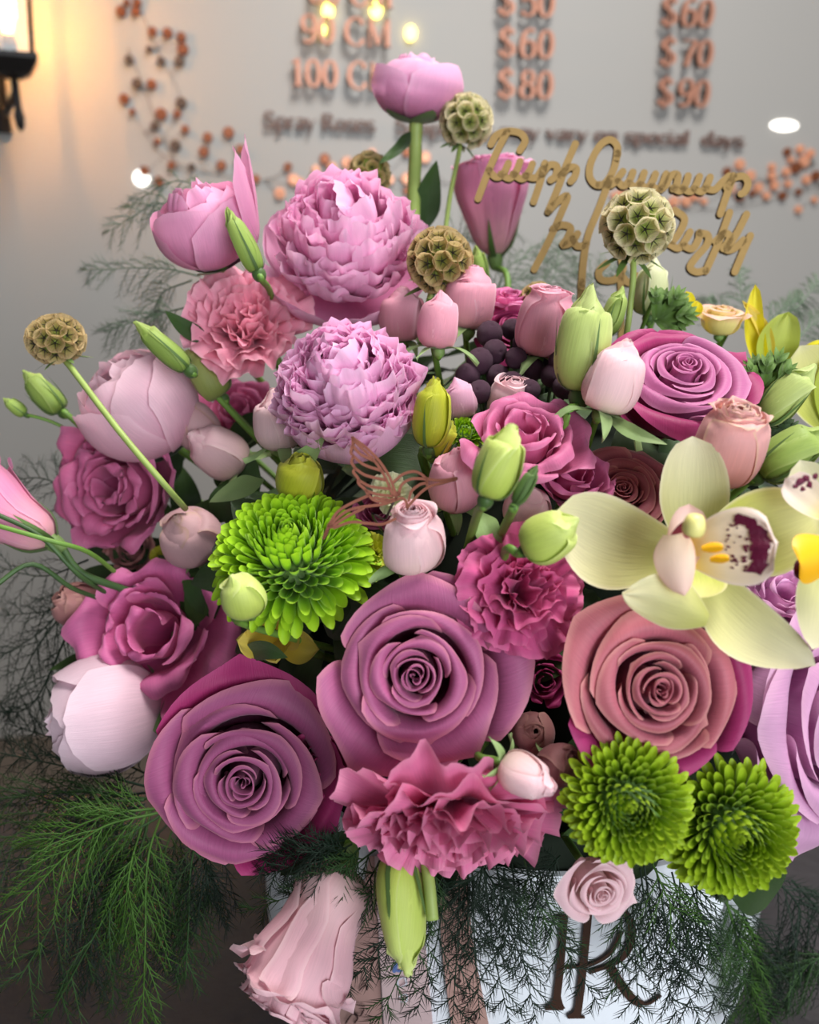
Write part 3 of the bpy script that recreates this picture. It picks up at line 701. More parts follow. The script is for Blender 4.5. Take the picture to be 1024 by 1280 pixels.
tag(slab('floor', [Vector((-2.6, -2.2, 0)), Vector((2.9, -2.2, 0)), Vector((2.9, 2.4, 0)), Vector((-2.6, 2.4, 0))], Vector((0, 0, -0.1)), M['floor']), kind='structure')

# table: far edge seen at (30, 985)
d = ray(30, 985); TY = (CAM + d * ((TABLE_Z - CAM.z) / d.z)).y
tb = bpy.data.objects.new('table', None); col.objects.link(tb); tb.location = (0.1, 0.2, 0)
tb.matrix_world = Matrix.Translation((0.1, 0.2, 0))
tag(tb, 'long black table under the flower box', 'table')
V, F = box_np(-1.1, 1.3, -0.35, TY, TABLE_Z - 0.035, TABLE_Z)
obj('table_top', mesh_np('table_top', V, F, None, M['table'], smooth=False), tb, True)
for (x, y) in ((-1.03, -0.28), (1.23, -0.28), (-1.03, TY - 0.07), (1.23, TY - 0.07)):
    V, F = box_np(x - 0.03, x + 0.03, y - 0.03, y + 0.03, 0, TABLE_Z - 0.035)
    obj('leg', mesh_np('leg', V, F, None, M['table'], smooth=False), tb, True)

# ---------------------------------------------------------------- wall lantern
M['iron'] = plain('black_iron', (26, 24, 24), 0.45, metal=0.3, noise=0.2, scale=60)
m, nt, b = new_mat('lantern_glass')
tr = nd(nt, 'ShaderNodeBsdfTransparent'); tr.inputs[0].default_value = (1, 0.93, 0.80, 1); gl = nd(nt, 'ShaderNodeBsdfGlossy'); gl.inputs['Roughness'].default_value = 0.08
ms = nd(nt, 'ShaderNodeMixShader'); ms.inputs[0].default_value = 0.07
nt.links.new(tr.outputs[0], ms.inputs[1]); nt.links.new(gl.outputs[0], ms.inputs[2]); nt.links.new(ms.outputs[0], nt.nodes['Material Output'].inputs['Surface'])
M['glass'] = m
def glow(name, c, s):
    m, nt, b = new_mat(name)
    e = nd(nt, 'ShaderNodeEmission'); e.inputs[0].default_value = (*srgb(c), 1); e.inputs[1].default_value = s
    nt.links.new(e.outputs[0], nt.nodes['Material Output'].inputs['Surface'])
    return m
M['bulb'] = glow('warm_bulb_glow', (255, 200, 90), 14.0)
lw = wallpt(14, 70)
LD = (lw - CAM).dot(_F) - 0.13
LC = at(14, 70, LD); q = LD / FPX           # lantern axis at the foot of the glass
lan = bpy.data.objects.new('wall_lantern', None); col.objects.link(lan); lan.matrix_world = Matrix.Translation(LC) @ Matrix.Rotation(math.radians(24), 4, 'Z')
tag(lan, 'black iron wall lantern with a glowing warm bulb', 'lamp')
def sq(h, z): return [(-h, -h, z), (h, -h, z), (h, h, z), (-h, h, z)]
def frustum(name, levels, mat):
    V = []; [V.extend(sq(h * q, z * q)) for h, z in levels]
    F = []
    for i in range(len(levels) - 1):
        for k in range(4): F.append([i * 4 + k, i * 4 + (k + 1) % 4, i * 4 + 4 + (k + 1) % 4, i * 4 + 4 + k])
    F.append([3, 2, 1, 0]); F.append([len(V) - 4 + k for k in range(4)])
    return obj(name, mesh_np(name, V, F, None, mat, smooth=False), lan)
frustum('base', [(8, -26), (20, -20), (30, -4), (30, 2)], M['iron'])
frustum('roof', [(40, 128), (46, 132), (20, 165), (6, 175)], M['iron'])
for sx, sy in ((-1, -1), (1, -1), (1, 1), (-1, 1)):
    V, F = tube_np([(sx * 24 * q, sy * 24 * q, 2 * q), (sx * 33 * q, sy * 33 * q, 130 * q)], 3.0 * q, 4)
    obj('frame_bar', mesh_np('frame_bar', V, F, None, M['iron'], smooth=False), lan)
for k in range(4):
    a, b2 = sq(24 * q, 2 * q), sq(33 * q, 130 * q); k2 = (k + 1) % 4
    obj('glass_pane', mesh_np('glass_pane', [a[k], a[k2], b2[k2], b2[k]], [[0, 1, 2, 3]], None, M['glass'], smooth=False), lan)
revolve('bulb', [(1 * q, 22 * q), (7 * q, 30 * q), (13 * q, 62 * q), (11 * q, 92 * q), (3 * q, 110 * q)], M['bulb'], 14, lan, n=14)
revolve('bulb_socket', [(9 * q, 2 * q), (9 * q, 14 * q), (6 * q, 24 * q)], M['iron'], 12, lan)
revolve('finial', [(1 * q, -86 * q), (5 * q, -80 * q), (6.5 * q, -68 * q), (4.5 * q, -60 * q), (4.5 * q, -26 * q), (8 * q, -22 * q)], M['iron'], 12, lan)
arm_w = wallpt(14, 100)
tube('arm', [tuple(LC + Vector((0, 0, -38 * q))), tuple(LC.lerp(arm_w, 0.35) + Vector((-0.02, 0, -0.075))), tuple(LC.lerp(arm_w, 0.75) + Vector((-0.03, 0, -0.05))), tuple(arm_w + Vector((-0.04, 0, 0.0)))], 4 * q, M['iron'], lan, 8, 16)
x0, z0 = wall_uv(arm_w + Vector((-0.04, 0, 0)))
V = [tuple(wall3(x0 + dx, z0 + dz, h)) for h in (0, 0.012) for dx, dz in ((-0.045, -0.09), (0.03, -0.09), (0.03, 0.12), (-0.045, 0.12))]
obj('back_plate', mesh_np('back_plate', V, [[3, 2, 1, 0], [4, 5, 6, 7], [0, 1, 5, 4], [1, 2, 6, 5], [2, 3, 7, 6], [3, 0, 4, 7]], None, M['iron'], smooth=False), lan, True)
lamp = bpy.data.lights.new('lantern_light', 'POINT'); lamp.energy = 30; lamp.color = (1.0, 0.42, 0.09); lamp.shadow_soft_size = 0.02
po = bpy.data.objects.new('lantern_light', lamp); po.location = LC + Vector((0, 0, 62 * q)); col.objects.link(po)

# reflections of bulbs and ceiling lights, added to the wall as glowing discs
M['fairy'] = glow('small_yellow_light', (255, 226, 110), 4.0)  # mirrored bulb put in as emission, no lamp on the wall
M['spot'] = glow('white_ceiling_spot', (255, 250, 240), 2.2)  # mirrored ceiling light put in as emission
def wall_disc(name, px, py, rx, ry, mat, label, cat, group=None, parent=None, off=0.004):
    p = wallpt(px, py); x, z = wall_uv(p); q = (p - CAM).dot(_F) / FPX
    a = np.linspace(0, 2 * np.pi, 16, endpoint=False)
    prof = ((1.0, 0.0), (1.0, off * 0.6), (0.8, off))
    V = [tuple(wall3(x + math.cos(t) * rx * q * s, z + math.sin(t) * ry * q * s, h)) for s, h in prof for t in a]
    F = grid_faces(3, 16, True).tolist() + [[32 + k for k in range(16)]]
    o = obj(name, mesh_np(name, V, F, None, mat, smooth=False), parent, parent is not None)
    if label: tag(o, label, cat, group)
    return o
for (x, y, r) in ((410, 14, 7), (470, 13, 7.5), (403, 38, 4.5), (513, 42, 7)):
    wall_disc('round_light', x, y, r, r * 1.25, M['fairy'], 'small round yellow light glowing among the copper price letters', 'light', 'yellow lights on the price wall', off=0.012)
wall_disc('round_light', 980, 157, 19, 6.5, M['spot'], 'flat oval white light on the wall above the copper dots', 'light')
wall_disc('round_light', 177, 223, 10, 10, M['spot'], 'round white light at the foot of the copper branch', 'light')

# ---------------------------------------------------------------- copper lettering
M['copper'] = plain('copper_letter', (198, 140, 116), 0.40, metal=0.35, spec=0.5)
M['copper_side'] = plain('copper_letter_side', (120, 84, 70), 0.6)
M['bronze'] = plain('brown_letter', (116, 92, 84), 0.5)
def oval(cx, cy, rx, ry, n=20): return [(cx + rx * math.cos(t), cy + ry * math.sin(t)) for t in np.linspace(math.pi / 2, math.pi / 2 + 2 * math.pi, n)]
def rot(p, cx=0.29, cy=0.5): return [(2 * cx - x, 2 * cy - y) for x, y in p]
S_ = [(.47, .80), (.38, .95), (.25, .97), (.11, .85), (.12, .66), (.29, .52), (.47, .38), (.49, .16), (.33, .02), (.18, .03), (.06, .20)]
six = [(.46, .90), (.32, 1.0), (.13, .80), (.07, .38), (.14, .08), (.30, 0.0), (.47, .12), (.50, .34), (.42, .54), (.28, .60), (.12, .45)]
def low(p): return [(x * .9, y * .68) for x, y in p]
GL = {  # strokes, advance
 '0': ([('o', oval(.29, .5, .21, .49))], .60), '1': ([[(.25, 0), (.25, 1)], [(.08, .86), (.25, .98)], ('t', [(.08, .02), (.42, .02)])], .48),
 '5': ([('t', [(.12, .96), (.48, .96)]), ('t', [(.12, .96), (.10, .52)]), [(.10, .52), (.28, .62), (.49, .45), (.48, .15), (.28, .01), (.08, .14)]], .60),
 '6': ([six], .60), '9': ([rot(six)], .60), '7': ([('t', [(.05, .94), (.52, .94)]), [(.52, .94), (.34, .5), (.24, 0)]], .58),
 '8': ([('o', oval(.29, .76, .17, .23)), ('o', oval(.29, .26, .21, .25))], .60),
 '$': ([S_, ('t', [(.28, -.12), (.28, 1.12)])], .72), ' ': ([], .30),
 'C': ([[(.62, .78), (.52, .95), (.36, 1.0), (.13, .82), (.06, .5), (.13, .18), (.36, 0.0), (.54, .06), (.64, .24)]], .74),
 'M': ([('t', [(.12, 0), (.12, 1)]), [(.12, 1), (.42, .06)], ('t', [(.42, .06), (.72, 1)]), [(.74, 1), (.74, 0)], ('t', [(.02, .02), (.22, .02)]), ('t', [(.62, .02), (.86, .02)])], .92),
 'S': ([S_], .58), 'R': ([[(.12, 0), (.12, 1)], ('t', [(.02, .02), (.24, .02)]), [(.12, .97), (.36, .97), (.48, .76), (.36, .52), (.12, .50)], [(.32, .5), (.46, .2), (.60, .02)]], .66),
 'p': ([[(.12, -.28), (.12, .66)], [(.12, .52), (.28, .66), (.46, .50), (.46, .16), (.28, 0.0), (.12, .14)], ('t', [(.02, -.28), (.24, -.28)])], .56),
 'r': ([[(.12, 0), (.12, .66)], ('t', [(.02, .02), (.24, .02)]), [(.12, .45), (.22, .62), (.36, .62)]], .40),
 'a': ([[(.10, .54), (.24, .66), (.38, .56), (.38, .05), (.46, .02)], [(.38, .38), (.18, .32), (.08, .15), (.18, .01), (.38, .14)]], .50),
 'y': ([[(.05, .64), (.25, .06)], ('t', [(.45, .64), (.25, .06), (.15, -.25), (.03, -.26)])], .48),
 'o': ([('o', oval(.26, .33, .19, .32))], .54), 's': ([low(S_)], .46), 'e': ([[(.08, .36), (.44, .36), (.40, .60), (.25, .66), (.09, .50), (.08, .20), (.25, 0.0), (.44, .12)]], .50),
 'n': ([[(.12, 0), (.12, .66)], [(.12, .48), (.26, .65), (.42, .52), (.42, 0)]], .54), 'm': ([[(.12, 0), (.12, .66)], [(.12, .48), (.24, .65), (.38, .52), (.38, 0)], [(.38, .48), (.52, .65), (.66, .52), (.66, 0)]], .78),
 'v': ([[(.04, .65), (.24, .03)], ('t', [(.24, .03), (.44, .65)])], .48), 'i': ([[(.12, 0), (.12, .66)], [(.12, .84), (.12, .92)]], .26), 'l': ([[(.12, 0), (.12, 1.0)]], .26),
 'c': ([[(.42, .50), (.28, .66), (.10, .50), (.08, .20), (.26, 0.0), (.44, .14)]], .48), 'd': ([[(.42, 0), (.42, 1.0)], [(.42, .50), (.26, .66), (.08, .48), (.08, .18), (.26, 0.0), (.42, .14)]], .54),
 't': ([[(.16, .88), (.16, .10), (.30, .01)], ('t', [(.03, .62), (.30, .62)])], .36),
}
def wall_text(text, px, py, cap_px, mat, label, cat, group=None, w=0.15, t=0.05, thick=0.012, right_px=None, stand=0.012, name='price_lettering'):
    """raised letters on the wall, baseline start at a pixel"""
    p = wallpt(px, py, stand); x0, z0 = wall_uv(p); q = (p - CAM).dot(_F) / FPX; s = cap_px * q
    adv = sum(GL[c][1] for c in text); sx = s
    if right_px is not None:
        x1, _ = wall_uv(wallpt(right_px, py, stand)); sx = (x1 - x0) / adv
    root = bpy.data.objects.new(name, None); col.objects.link(root); root.matrix_world = Matrix.Translation(wall3(x0, z0, 0)); tag(root, label, cat, group)
    x = x0
    names = {'$': 'dollar_sign', ':': 'colon'}
    for c in text:
        st = []
        for k in GL[c][0]:
            if isinstance(k, tuple) and k[0] == 'o': st.append(stroke_np(k[1], w, t, n=32, cap=False, closed=True))
            elif isinstance(k, tuple) and k[0] == 't': st.append(stroke_np(k[1], t, t, cap=False))
            else: st.append(stroke_np(k, w, t, cap=False))
        if st:
            V, F, mi = strokes_solid(st, lambda a, b, h, x=x: wall3(x + a * sx, z0 + b * s, stand + h), thick)
            obj(names.get(c, 'digit' if c.isdigit() else 'letter'), mesh_np('letter', V, F, None, mats=[mat, M['copper_side'] if mat is M['copper'] else mat], midx=mi, smooth=False), root, True)
        x += GL[c][1] * sx
    return root
for (tx, x, y, h, xr) in (('$50', 620, 19, 31, 692), ('$60', 621, 71, 31, 691), ('$80', 620, 122, 31, 690), ('$60', 823, 32, 30, 889), ('$70', 821, 82, 30, 888), ('$90', 818, 132, 30, 884)):
    row = {'19': '50', '71': '60', '122': '80'}
    grp = 'copper prices on the wall'
    nm = {19: 'raised copper price of fifty dollars at the head of its column', 71: 'raised copper price of sixty dollars between fifty and eighty', 122: 'raised copper price of eighty dollars, lowest of its column',
          32: 'raised copper price of sixty dollars directly above seventy', 82: 'raised copper price of seventy dollars', 132: 'raised copper price of ninety dollars'}[y]
    wall_text(tx, x, y, h, M['copper'], nm, 'price', grp, right_px=xr)
wall_text('80 CM', 386, 5, 30, M['copper'], 'raised copper size lettering, topmost of the three stem lengths', 'lettering', 'copper stem sizes on the wall', right_px=492)
wall_text('90 CM', 376, 54, 30, M['copper'], 'raised copper size lettering reading ninety centimetres', 'lettering', 'copper stem sizes on the wall', right_px=490)
wall_text('100 CM', 364, 108, 30, M['copper'], 'raised copper size lettering of one hundred centimetres, above Spray Roses', 'lettering', 'copper stem sizes on the wall', right_px=492)
wall_text('Spray Roses', 330, 160, 19, M['bronze'], 'small brown wall lettering reading Spray Roses', 'lettering', right_px=468, stand=0.006, thick=0.006, w=0.17, t=0.07)
wall_text('S options may vary on special  days', 494, 167, 17, M['bronze'], 'long line of small brown wall lettering about special days', 'lettering', right_px=930, stand=0.006, thick=0.006, w=0.17, t=0.07)

# copper dot branches on the wall
M['copper_dot'] = plain('copper_dot', (142, 84, 56), 0.35, metal=0.5)
M['brown_dot'] = plain('brown_dot', (92, 74, 62), 0.5, metal=0.2)
M['bright_dot'] = plain('bright_copper_dot', (232, 164, 130), 0.35, metal=0.3)
clA = [(159, 4), (152, 15), (170, 15), (172, 4), (191, 40), (210, 42), (187, 62), (162, 75), (202, 77), (225, 77), (229, 62), (227, 47), (190, 106), (166, 140), (202, 143), (222, 143), (227, 129), (194, 158), (172, 105), (156, 124), (232, 162),
       (260, 172), (286, 166), (301, 187), (298, 205), (277, 207), (240, 209), (181, 214), (199, 227), (215, 207), (255, 190), (197, 177), (220, 182)]
clB = [(350, 242), (367, 225), (390, 230), (395, 212), (415, 210), (406, 199), (437, 205), (465, 192), (360, 209), (434, 204), (414, 211), (464, 201), (361, 208), (375, 229), (393, 223), (350, 242), (320, 224), (508, 191), (508, 224), (508, 239), (487, 225), (531, 197), (573, 220)]
clC = [(924, 206), (908, 215), (983, 190), (999, 187), (1012, 192), (987, 200), (1004, 202), (964, 209), (982, 215), (994, 210), (937, 220), (964, 220), (947, 235), (967, 232), (984, 230), (997, 240), (912, 235), (929, 227), (924, 245), (939, 242),
       (1019, 220), (1007, 225), (977, 245), (957, 245), (857, 252), (879, 252), (869, 245), (842, 252), (767, 245), (777, 243), (832, 260), (997, 262), (1017, 250)]
def ornament(dots, mats, label, r, stems, seed):
    g = np.random.default_rng(seed)
    root = bpy.data.objects.new('wall_ornament', None); col.objects.link(root); p = wallpt(*dots[0]); root.matrix_world = Matrix.Translation(p)
    tag(root, label, 'ornament')
    for (x, y) in dots:
        rr = r * g.uniform(0.65, 1.2)
        wall_disc('dot', x, y, rr, rr, mats[g.integers(len(mats))], None, None, parent=root, off=0.010)
    for s in stems:
        tube('wire_stem', [tuple(wallpt(x, y, 0.005)) for x, y in s], 0.0006, M['brown_dot'], root, 4, len(s) * 5)
    for k, (x, y) in enumerate(dots):      # a thin twig from each dot to the nearest stem point
        allp = [pt for s in stems for pt in s]
        nx, ny = min(allp, key=lambda q: (q[0] - x) ** 2 + (q[1] - y) ** 2)
        tube('twig', [tuple(wallpt(x, y, 0.004)), tuple(wallpt((x + nx) / 2 + g.uniform(-4, 4), (y + ny) / 2 + 3, 0.004)), tuple(wallpt(nx, ny, 0.004))], 0.0004, M['brown_dot'], root, 3, 6)
ornament(clA, [M['copper_dot'], M['brown_dot'], M['copper_dot']], 'branch of copper and brown metal dots beside the lantern', 6.0, [[(165, -20), (195, 60), (215, 95)], [(160, 60), (180, 110), (205, 175), (225, 210)], [(180, 165), (205, 195), (255, 215), (300, 222)]], 3)
ornament(clB, [M['copper_dot'], M['bright_dot']], 'row of copper metal dots under the Spray Roses lettering', 6.0, [[(330, 225), (400, 235), (470, 222), (560, 230)]], 4)
ornament(clC, [M['bright_dot'], M['bright_dot'], M['copper_dot']], 'spray of bright copper metal dots under the oval white light', 6.2, [[(770, 255), (850, 262), (930, 258), (1030, 230)], [(900, 240), (960, 225), (1020, 205)]], 5)

# ---------------------------------------------------------------- hat box
M['box'] = plain('white_box_paper', (236, 240, 246), 0.5, noise=0.02, scale=300, bump=0.08)
box = bpy.data.objects.new('hat_box', None); col.objects.link(box); box.matrix_world = Matrix.Translation(BOX_C)
tag(box, 'round white hat box with a brown letter monogram', 'box')
R, H = BOX_R, BOX_H
revolve('body', [(0.0005, 0.0005), (R - 0.002, 0.0005), (R, 0.003), (R, H - 0.004), (R - 0.001, H), (R - 0.004, H), (R - 0.004, 0.01), (0.0005, 0.01)], M['box'], 96, box)
for o in box.children: o.data.polygons.foreach_set('use_smooth', [False] * len(o.data.polygons))
def cylpt(px, py, off=0.0):
    d = ray(px, py); o = CAM - BOX_C; r = BOX_R + off
    a = d.x * d.x + d.y * d.y; b = o.x * d.x + o.y * d.y; c = o.x * o.x + o.y * o.y - r * r
    disc = max(0.0, b * b - a * c)
    return CAM + d * ((-b - math.sqrt(disc)) / a)
M['mono'] = plain('brown_metal_letter', (92, 66, 54), 0.3, metal=0.6, spec=0.5)
def Z3(x, y): return (640 + x / 4.655, 1100 + y / 4.655)
def mono_part(name, strokes, thick=0.002):
    V, F, mi = strokes_solid(strokes, lambda x, y, h: cylpt(x, y, h), thick)
    obj(name, mesh_np(name, V, F, None, M['mono'], smooth=False), box, True)
def st(p, w, t=None, cap=False): return stroke_np([Z3(*k) for k in p], w, t, cap=cap)
mono_part('monogram_stem', [st([(305, 205), (285, 480), (262, 690), (255, 750)], 9.5), st([(250, 215), (345, 212)], 3, 3), st([(195, 752), (300, 752)], 3, 3), st([(270, 640), (240, 720), (198, 752)], 5), st([(265, 640), (285, 720), (300, 752)], 5)])
mono_part('monogram_stem', [st([(450, 150), (425, 420), (395, 690), (380, 795)], 9.5), st([(325, 800), (425, 800)], 3, 3), st([(395, 690), (370, 770), (328, 800)], 5)])
mono_part('monogram_bowl', [st([(450, 150), (560, 130), (660, 190), (700, 300), (670, 420), (590, 490), (450, 540)], 10, 3.5), st([(640, 300), (580, 420), (470, 490), (310, 515)], 6, 3)])
mono_part('monogram_leg', [st([(570, 500), (630, 600), (700, 690), (760, 728)], 13, 9), st([(740, 725), (800, 720), (870, 672)], 4, 3)])

# ribbons hanging down the box
M['ribbon_rose'] = plain('dusty_rose_ribbon', (196, 156, 148), 0.45, noise=0.05, scale=500)
M['ribbon_pink'] = plain('pale_pink_ribbon', (220, 192, 192), 0.4, noise=0.05, scale=500)
M['ribbon_brown'] = plain('rose_brown_ribbon', (186, 148, 138), 0.45, noise=0.05, scale=500)
M['print'] = plain('dark_ribbon_print', (52, 34, 34), 0.5)
M['print_blue'] = plain('blue_ribbon_print', (108, 132, 190), 0.5)
M['print_white'] = plain('white_ribbon_print', (226, 226, 236), 0.4)
def ribbon(left, right, off, mat, label):
    n = 26; l = spl(np.array(left, float), np.linspace(0, 1, n)); r = spl(np.array(right, float), np.linspace(0, 1, n))
    V = []
    for h in (off, off + 0.0006):
        for i in range(n):
            for f in np.linspace(0, 1, 5):
                x, y = l[i] * (1 - f) + r[i] * f
                V.append(tuple(cylpt(x, y, h + 0.0005 * math.sin(i * 0.7 + f * 2))))
    f1 = grid_faces(n, 5); f2 = (f1 + n * 5)[:, ::-1]
    o = obj('ribbon', mesh_np('ribbon', V, np.vstack([f1, f2]), None, mat))
    # empties hold prints as parts
    tag(o, label, 'ribbon', 'ribbons on the box')
    return o
def print_on(rb, strokes, off, mat, w=2.2):
    V, F, mi = strokes_solid([stroke_np(s, w, w * 0.5) for s in strokes], lambda x, y, h: cylpt(x, y, off + 0.0008 + h), 0.0002)
    obj('print', mesh_np('print', V, F, None, mat, smooth=False), rb, True)
r1 = ribbon([(462, 1070), (440, 1180), (408, 1280), (380, 1360)], [(470, 1070), (474, 1180), (478, 1280), (482, 1360)], 0.0015, M['ribbon_rose'], 'dusty rose ribbon with dark letters beside the hanging pale pink rose')
print_on(r1, [[(432, 1279), (440, 1268), (447, 1272), (443, 1279)], [(438, 1262), (449, 1270), (455, 1262)], [(446, 1256), (456, 1258)], [(449, 1238), (457, 1231), (459, 1237)], [(452, 1226), (461, 1225)], [(462, 1192), (468, 1188), (467, 1180)], [(462, 1202), (470, 1199)], [(425, 1292), (436, 1288), (440, 1294), (430, 1300)]], 0.0021, M['print'])
r2 = ribbon([(468, 1070), (474, 1180), (480, 1280), (484, 1360)], [(520, 1070), (532, 1180), (541, 1280), (548, 1360)], 0.0032, M['ribbon_pink'], 'pale pink ribbon with blue print behind the hanging green bud')
print_on(r2, [[(493, 1214), (497, 1202), (505, 1198), (508, 1206), (500, 1214), (494, 1212)]], 0.0038, M['print_blue'], 5)
print_on(r2, [[(497, 1226), (505, 1222), (508, 1230), (499, 1234), (497, 1226)], [(499, 1246), (508, 1243), (508, 1252), (500, 1252)]], 0.0038, M['print_white'], 2.5)
r3 = ribbon([(548, 1070), (552, 1180), (564, 1280), (572, 1360)], [(582, 1070), (592, 1180), (611, 1280), (626, 1360)], 0.0015, M['ribbon_brown'], 'rose brown ribbon with dark letters nearest the brown monogram')
print_on(r3, [[(566, 1222), (576, 1226), (570, 1232), (578, 1236)], [(568, 1242), (580, 1244), (578, 1252)], [(584, 1256), (585, 1257)], [(580, 1264), (594, 1268), (594, 1275), (586, 1274), (582, 1270)], [(588, 1274), (597, 1283)], [(571, 1206), (578, 1209), (574, 1214)]], 0.0021, M['print'])

# floral foam mound inside the box
V, F = [], []
foam = revolve('floral_foam', [(0.155, 0.012), (0.158, 0.12), (0.158, 0.17), (0.150, 0.225), (0.125, 0.285), (0.075, 0.325), (0.001, 0.335)], M['foam'], 32, None, Matrix.Translation(BOX_C), n=30)
tag(foam, 'dark green foam mound holding the stems inside the box', 'foam')
# ---------------------------------------------------------------- big roses
G_ROSE = 'large open roses'
def big_rose(px, py, size, face, mat, label, dd=0.0, spin=0.0, seed=1, N=18, tight=1.0, **k):
    r = head('rose', px, py, size, face, dd, spin=spin, label=label, cat='rose', group=G_ROSE)
    rose(r, mat, N=N, seed=seed, tight=tight, **k); stem(r, -0.7, 0.003)
    return r
big_rose(522, 838, 262, (-0.06, 0.06, 1), M['mauve'], 'mauve rose with a tight spiral heart above the pink carnation, beside the dusty rose', seed=11, spin=0.3)
big_rose(310, 964, 276, (0.05, -0.02, 1), M['plum'], 'plum mauve rose with a deep dark heart, low beside the blush peony', dd=0.005, seed=12, spin=1.0, recess=0.12, N=20, outer=M['magenta'], n_outer=2)
big_rose(808, 858, 256, (0.05, 0.12, 1), M['dusty'], 'dusty salmon pink rose above the two green chrysanthemums', dd=-0.004, seed=13, spin=2.0, outer=M['magenta'], n_outer=2, N=18)
big_rose(846, 488, 210, (0.02, 0.62, 0.8), M['orchid_mauve'], 'orchid mauve rose with magenta outer petals under the tall dried pod', dd=0.01, seed=14, spin=0.5, outer=M['magenta'], n_outer=4, N=18)
big_rose(1018, 902, 300, (0.5, 0.05, 0.85), M['lilac'], 'pale lilac rose beside the right green chrysanthemum, below the orchids', dd=0.012, seed=15, spin=0.9, N=18)
big_rose(775, 622, 150, (-0.1, 0.4, 0.9), M['dusty'], 'dusky rose half hidden between the ruffled lisianthus and the orchid', dd=0.035, seed=16, spin=0.2, N=18)
big_rose(640, 420, 110, (0, 0.5, 0.8), M['magenta'], 'dark wine red rose in the shade above the berries', dd=0.06, seed=17, N=14)

# ---------------------------------------------------------------- peonies
G_PEONY = 'peonies'
r = head('peony', 522, 108, 122, (0.05, 0.92, 0.35), depth=0.52, spin=0.4, label='round pink peony bud standing on a tall stem in front of the price wall', cat='peony', group=G_PEONY)
ball_peony(r, M['peony'], 21, N=12, stretch=0.68, open_top=0.25); stem(r, -0.62, 0.0046, M['stem_pale'], via=[at(519, 200, 0.533), at(517, 270, 0.53), at(515, 380, 0.53)])
r = head('peony', 254, 280, 138, (-0.25, 0.72, 0.6), dd=0.02, spin=0.2, label='rose pink half closed peony with one petal standing up, behind the slim green bud', cat='peony', group=G_PEONY)
ball_peony(r, M['peony_rose'], 22, N=13, stretch=0.84, open_top=0.3, loose=[(0.85, 0.5, 0.42), (0.3, 0.25, 0.4)]); stem(r, -0.85, 0.003)
r = head('peony', 434, 326, 206, (0.05, 0.5, 0.85), dd=0.015, spin=0.3, label='wide open bright pink peony full of narrow upright petals', cat='peony', group=G_PEONY)
open_peony(r, M['peony'], 23, guards=10, inner=90, dome=1.0, frill=0.06, guard_open=0.7, wide=0.30); stem(r, -0.55, 0.003)
r = head('peony', 437, 506, 188, (-0.05, 0.5, 0.85), dd=0.0, spin=0.1, label='dense frilly lilac pink peony above the wooden hummingbird', cat='peony', group=G_PEONY)
open_peony(r, M['peony_ball'], 24, guards=7, inner=150, dome=1.0, frill=0.07, guard_open=0.05, wide=0.34, size=0.88, curl=0.34); stem(r, -0.55, 0.003)
r = head('peony', 172, 505, 156, (-0.5, 0.6, 0.5), dd=0.02, spin=0.6, label='big smooth pale pink peony behind the thin slanting pod stem', cat='peony', group=G_PEONY)
ball_peony(r, M['peony_pale'], 25, N=13, stretch=0.95, open_top=0.05, inner=3); stem(r, -0.95, 0.003)
r = head('peony', 128, 892, 158, (-0.85, -0.05, 0.35), dd=-0.01, spin=1.6, label='blush white peony with magenta flecks above the long green fern', cat='peony', group=G_PEONY)
ball_peony(r, M['peony_white'], 26, N=14, stretch=0.98, open_top=0.05, inner=3, flame=M['peony_flame']); stem(r, -0.95, 0.003)

# ---------------------------------------------------------------- ruffled lisianthus and carnations
G_LIS = 'open lisianthus'
def lis(px, py, size, face, mat, label, dd=0.0, seed=1, spin=0.0, cat='lisianthus', group=G_LIS, stem_kw=None, depth=None, **k):
    r = head('lisianthus', px, py, size, face, dd, depth=depth, spin=spin, label=label, cat=cat, group=group)
    lisianthus(r, mat, seed, **k); stem(r, -k.get('depth_', k.get('depth', 0.75)) - 0.2, 0.002, **(stem_kw or {}))
    return r
lis(196, 790, 205, (-0.08, 0.22, 1), M['lisi'], 'ruffled pink lisianthus wide open beside the pale lime bud', dd=-0.012, seed=31, spin=0.8, N=8, flare=0.75, ruf=0.10, fringe=0.018)
lis(655, 552, 160, (0.02, 0.66, 0.75), M['lisi_mauve'], 'mauve pink ruffled lisianthus behind the upright pale green bud', dd=0.005, seed=32, spin=2.2, N=9, flare=0.85)
lis(155, 608, 185, (-0.3, -0.05, 0.9), M['lisi_mauve'], 'dusky mauve ruffled lisianthus under the big pale peony', dd=0.03, seed=35, spin=0.4, N=11, ruf=0.13)
r = lis(620, 248, 96, (-0.04, 0.95, 0.22), M['lisi_back'], 'tall pink goblet lisianthus behind the Armenian lettering', depth=0.55, seed=33, spin=0.5, N=9, depth_=1, flare=0.12, ruf=0.02) if False else None
r = head('lisianthus', 616, 264, 112, (-0.08, 0.96, 0.25), depth=0.555, spin=0.7, label='tall pink goblet shaped lisianthus behind the wooden lettering', cat='lisianthus', group=G_LIS)
goblet(r, M['lisi_back'], 33, N=6, mouth=0.40, swell=0.05, ruf=0.05, inner_out=1.2, flare=0.02)
r.matrix_world = r.matrix_world @ Matrix.Scale(2.0, 4); r['_s'] *= 2; stem(r, -0.6, 0.0022, via=[at(634, 345, 0.55), at(634, 400, 0.54)])
r = head('lisianthus', 12, 645, 250, (-0.80, 0.52, 0.1), depth=0.40, spin=0.7, label='pink goblet shaped lisianthus leaning out at the left edge', cat='lisianthus', group=G_LIS)
goblet(r, M['lisi_back'], 34, mouth=0.40)
stem(r, -0.6, 0.002, M['stem_dark'], via=[at(100, 715, 0.405), at(150, 735, 0.42), at(230, 760, 0.45)])
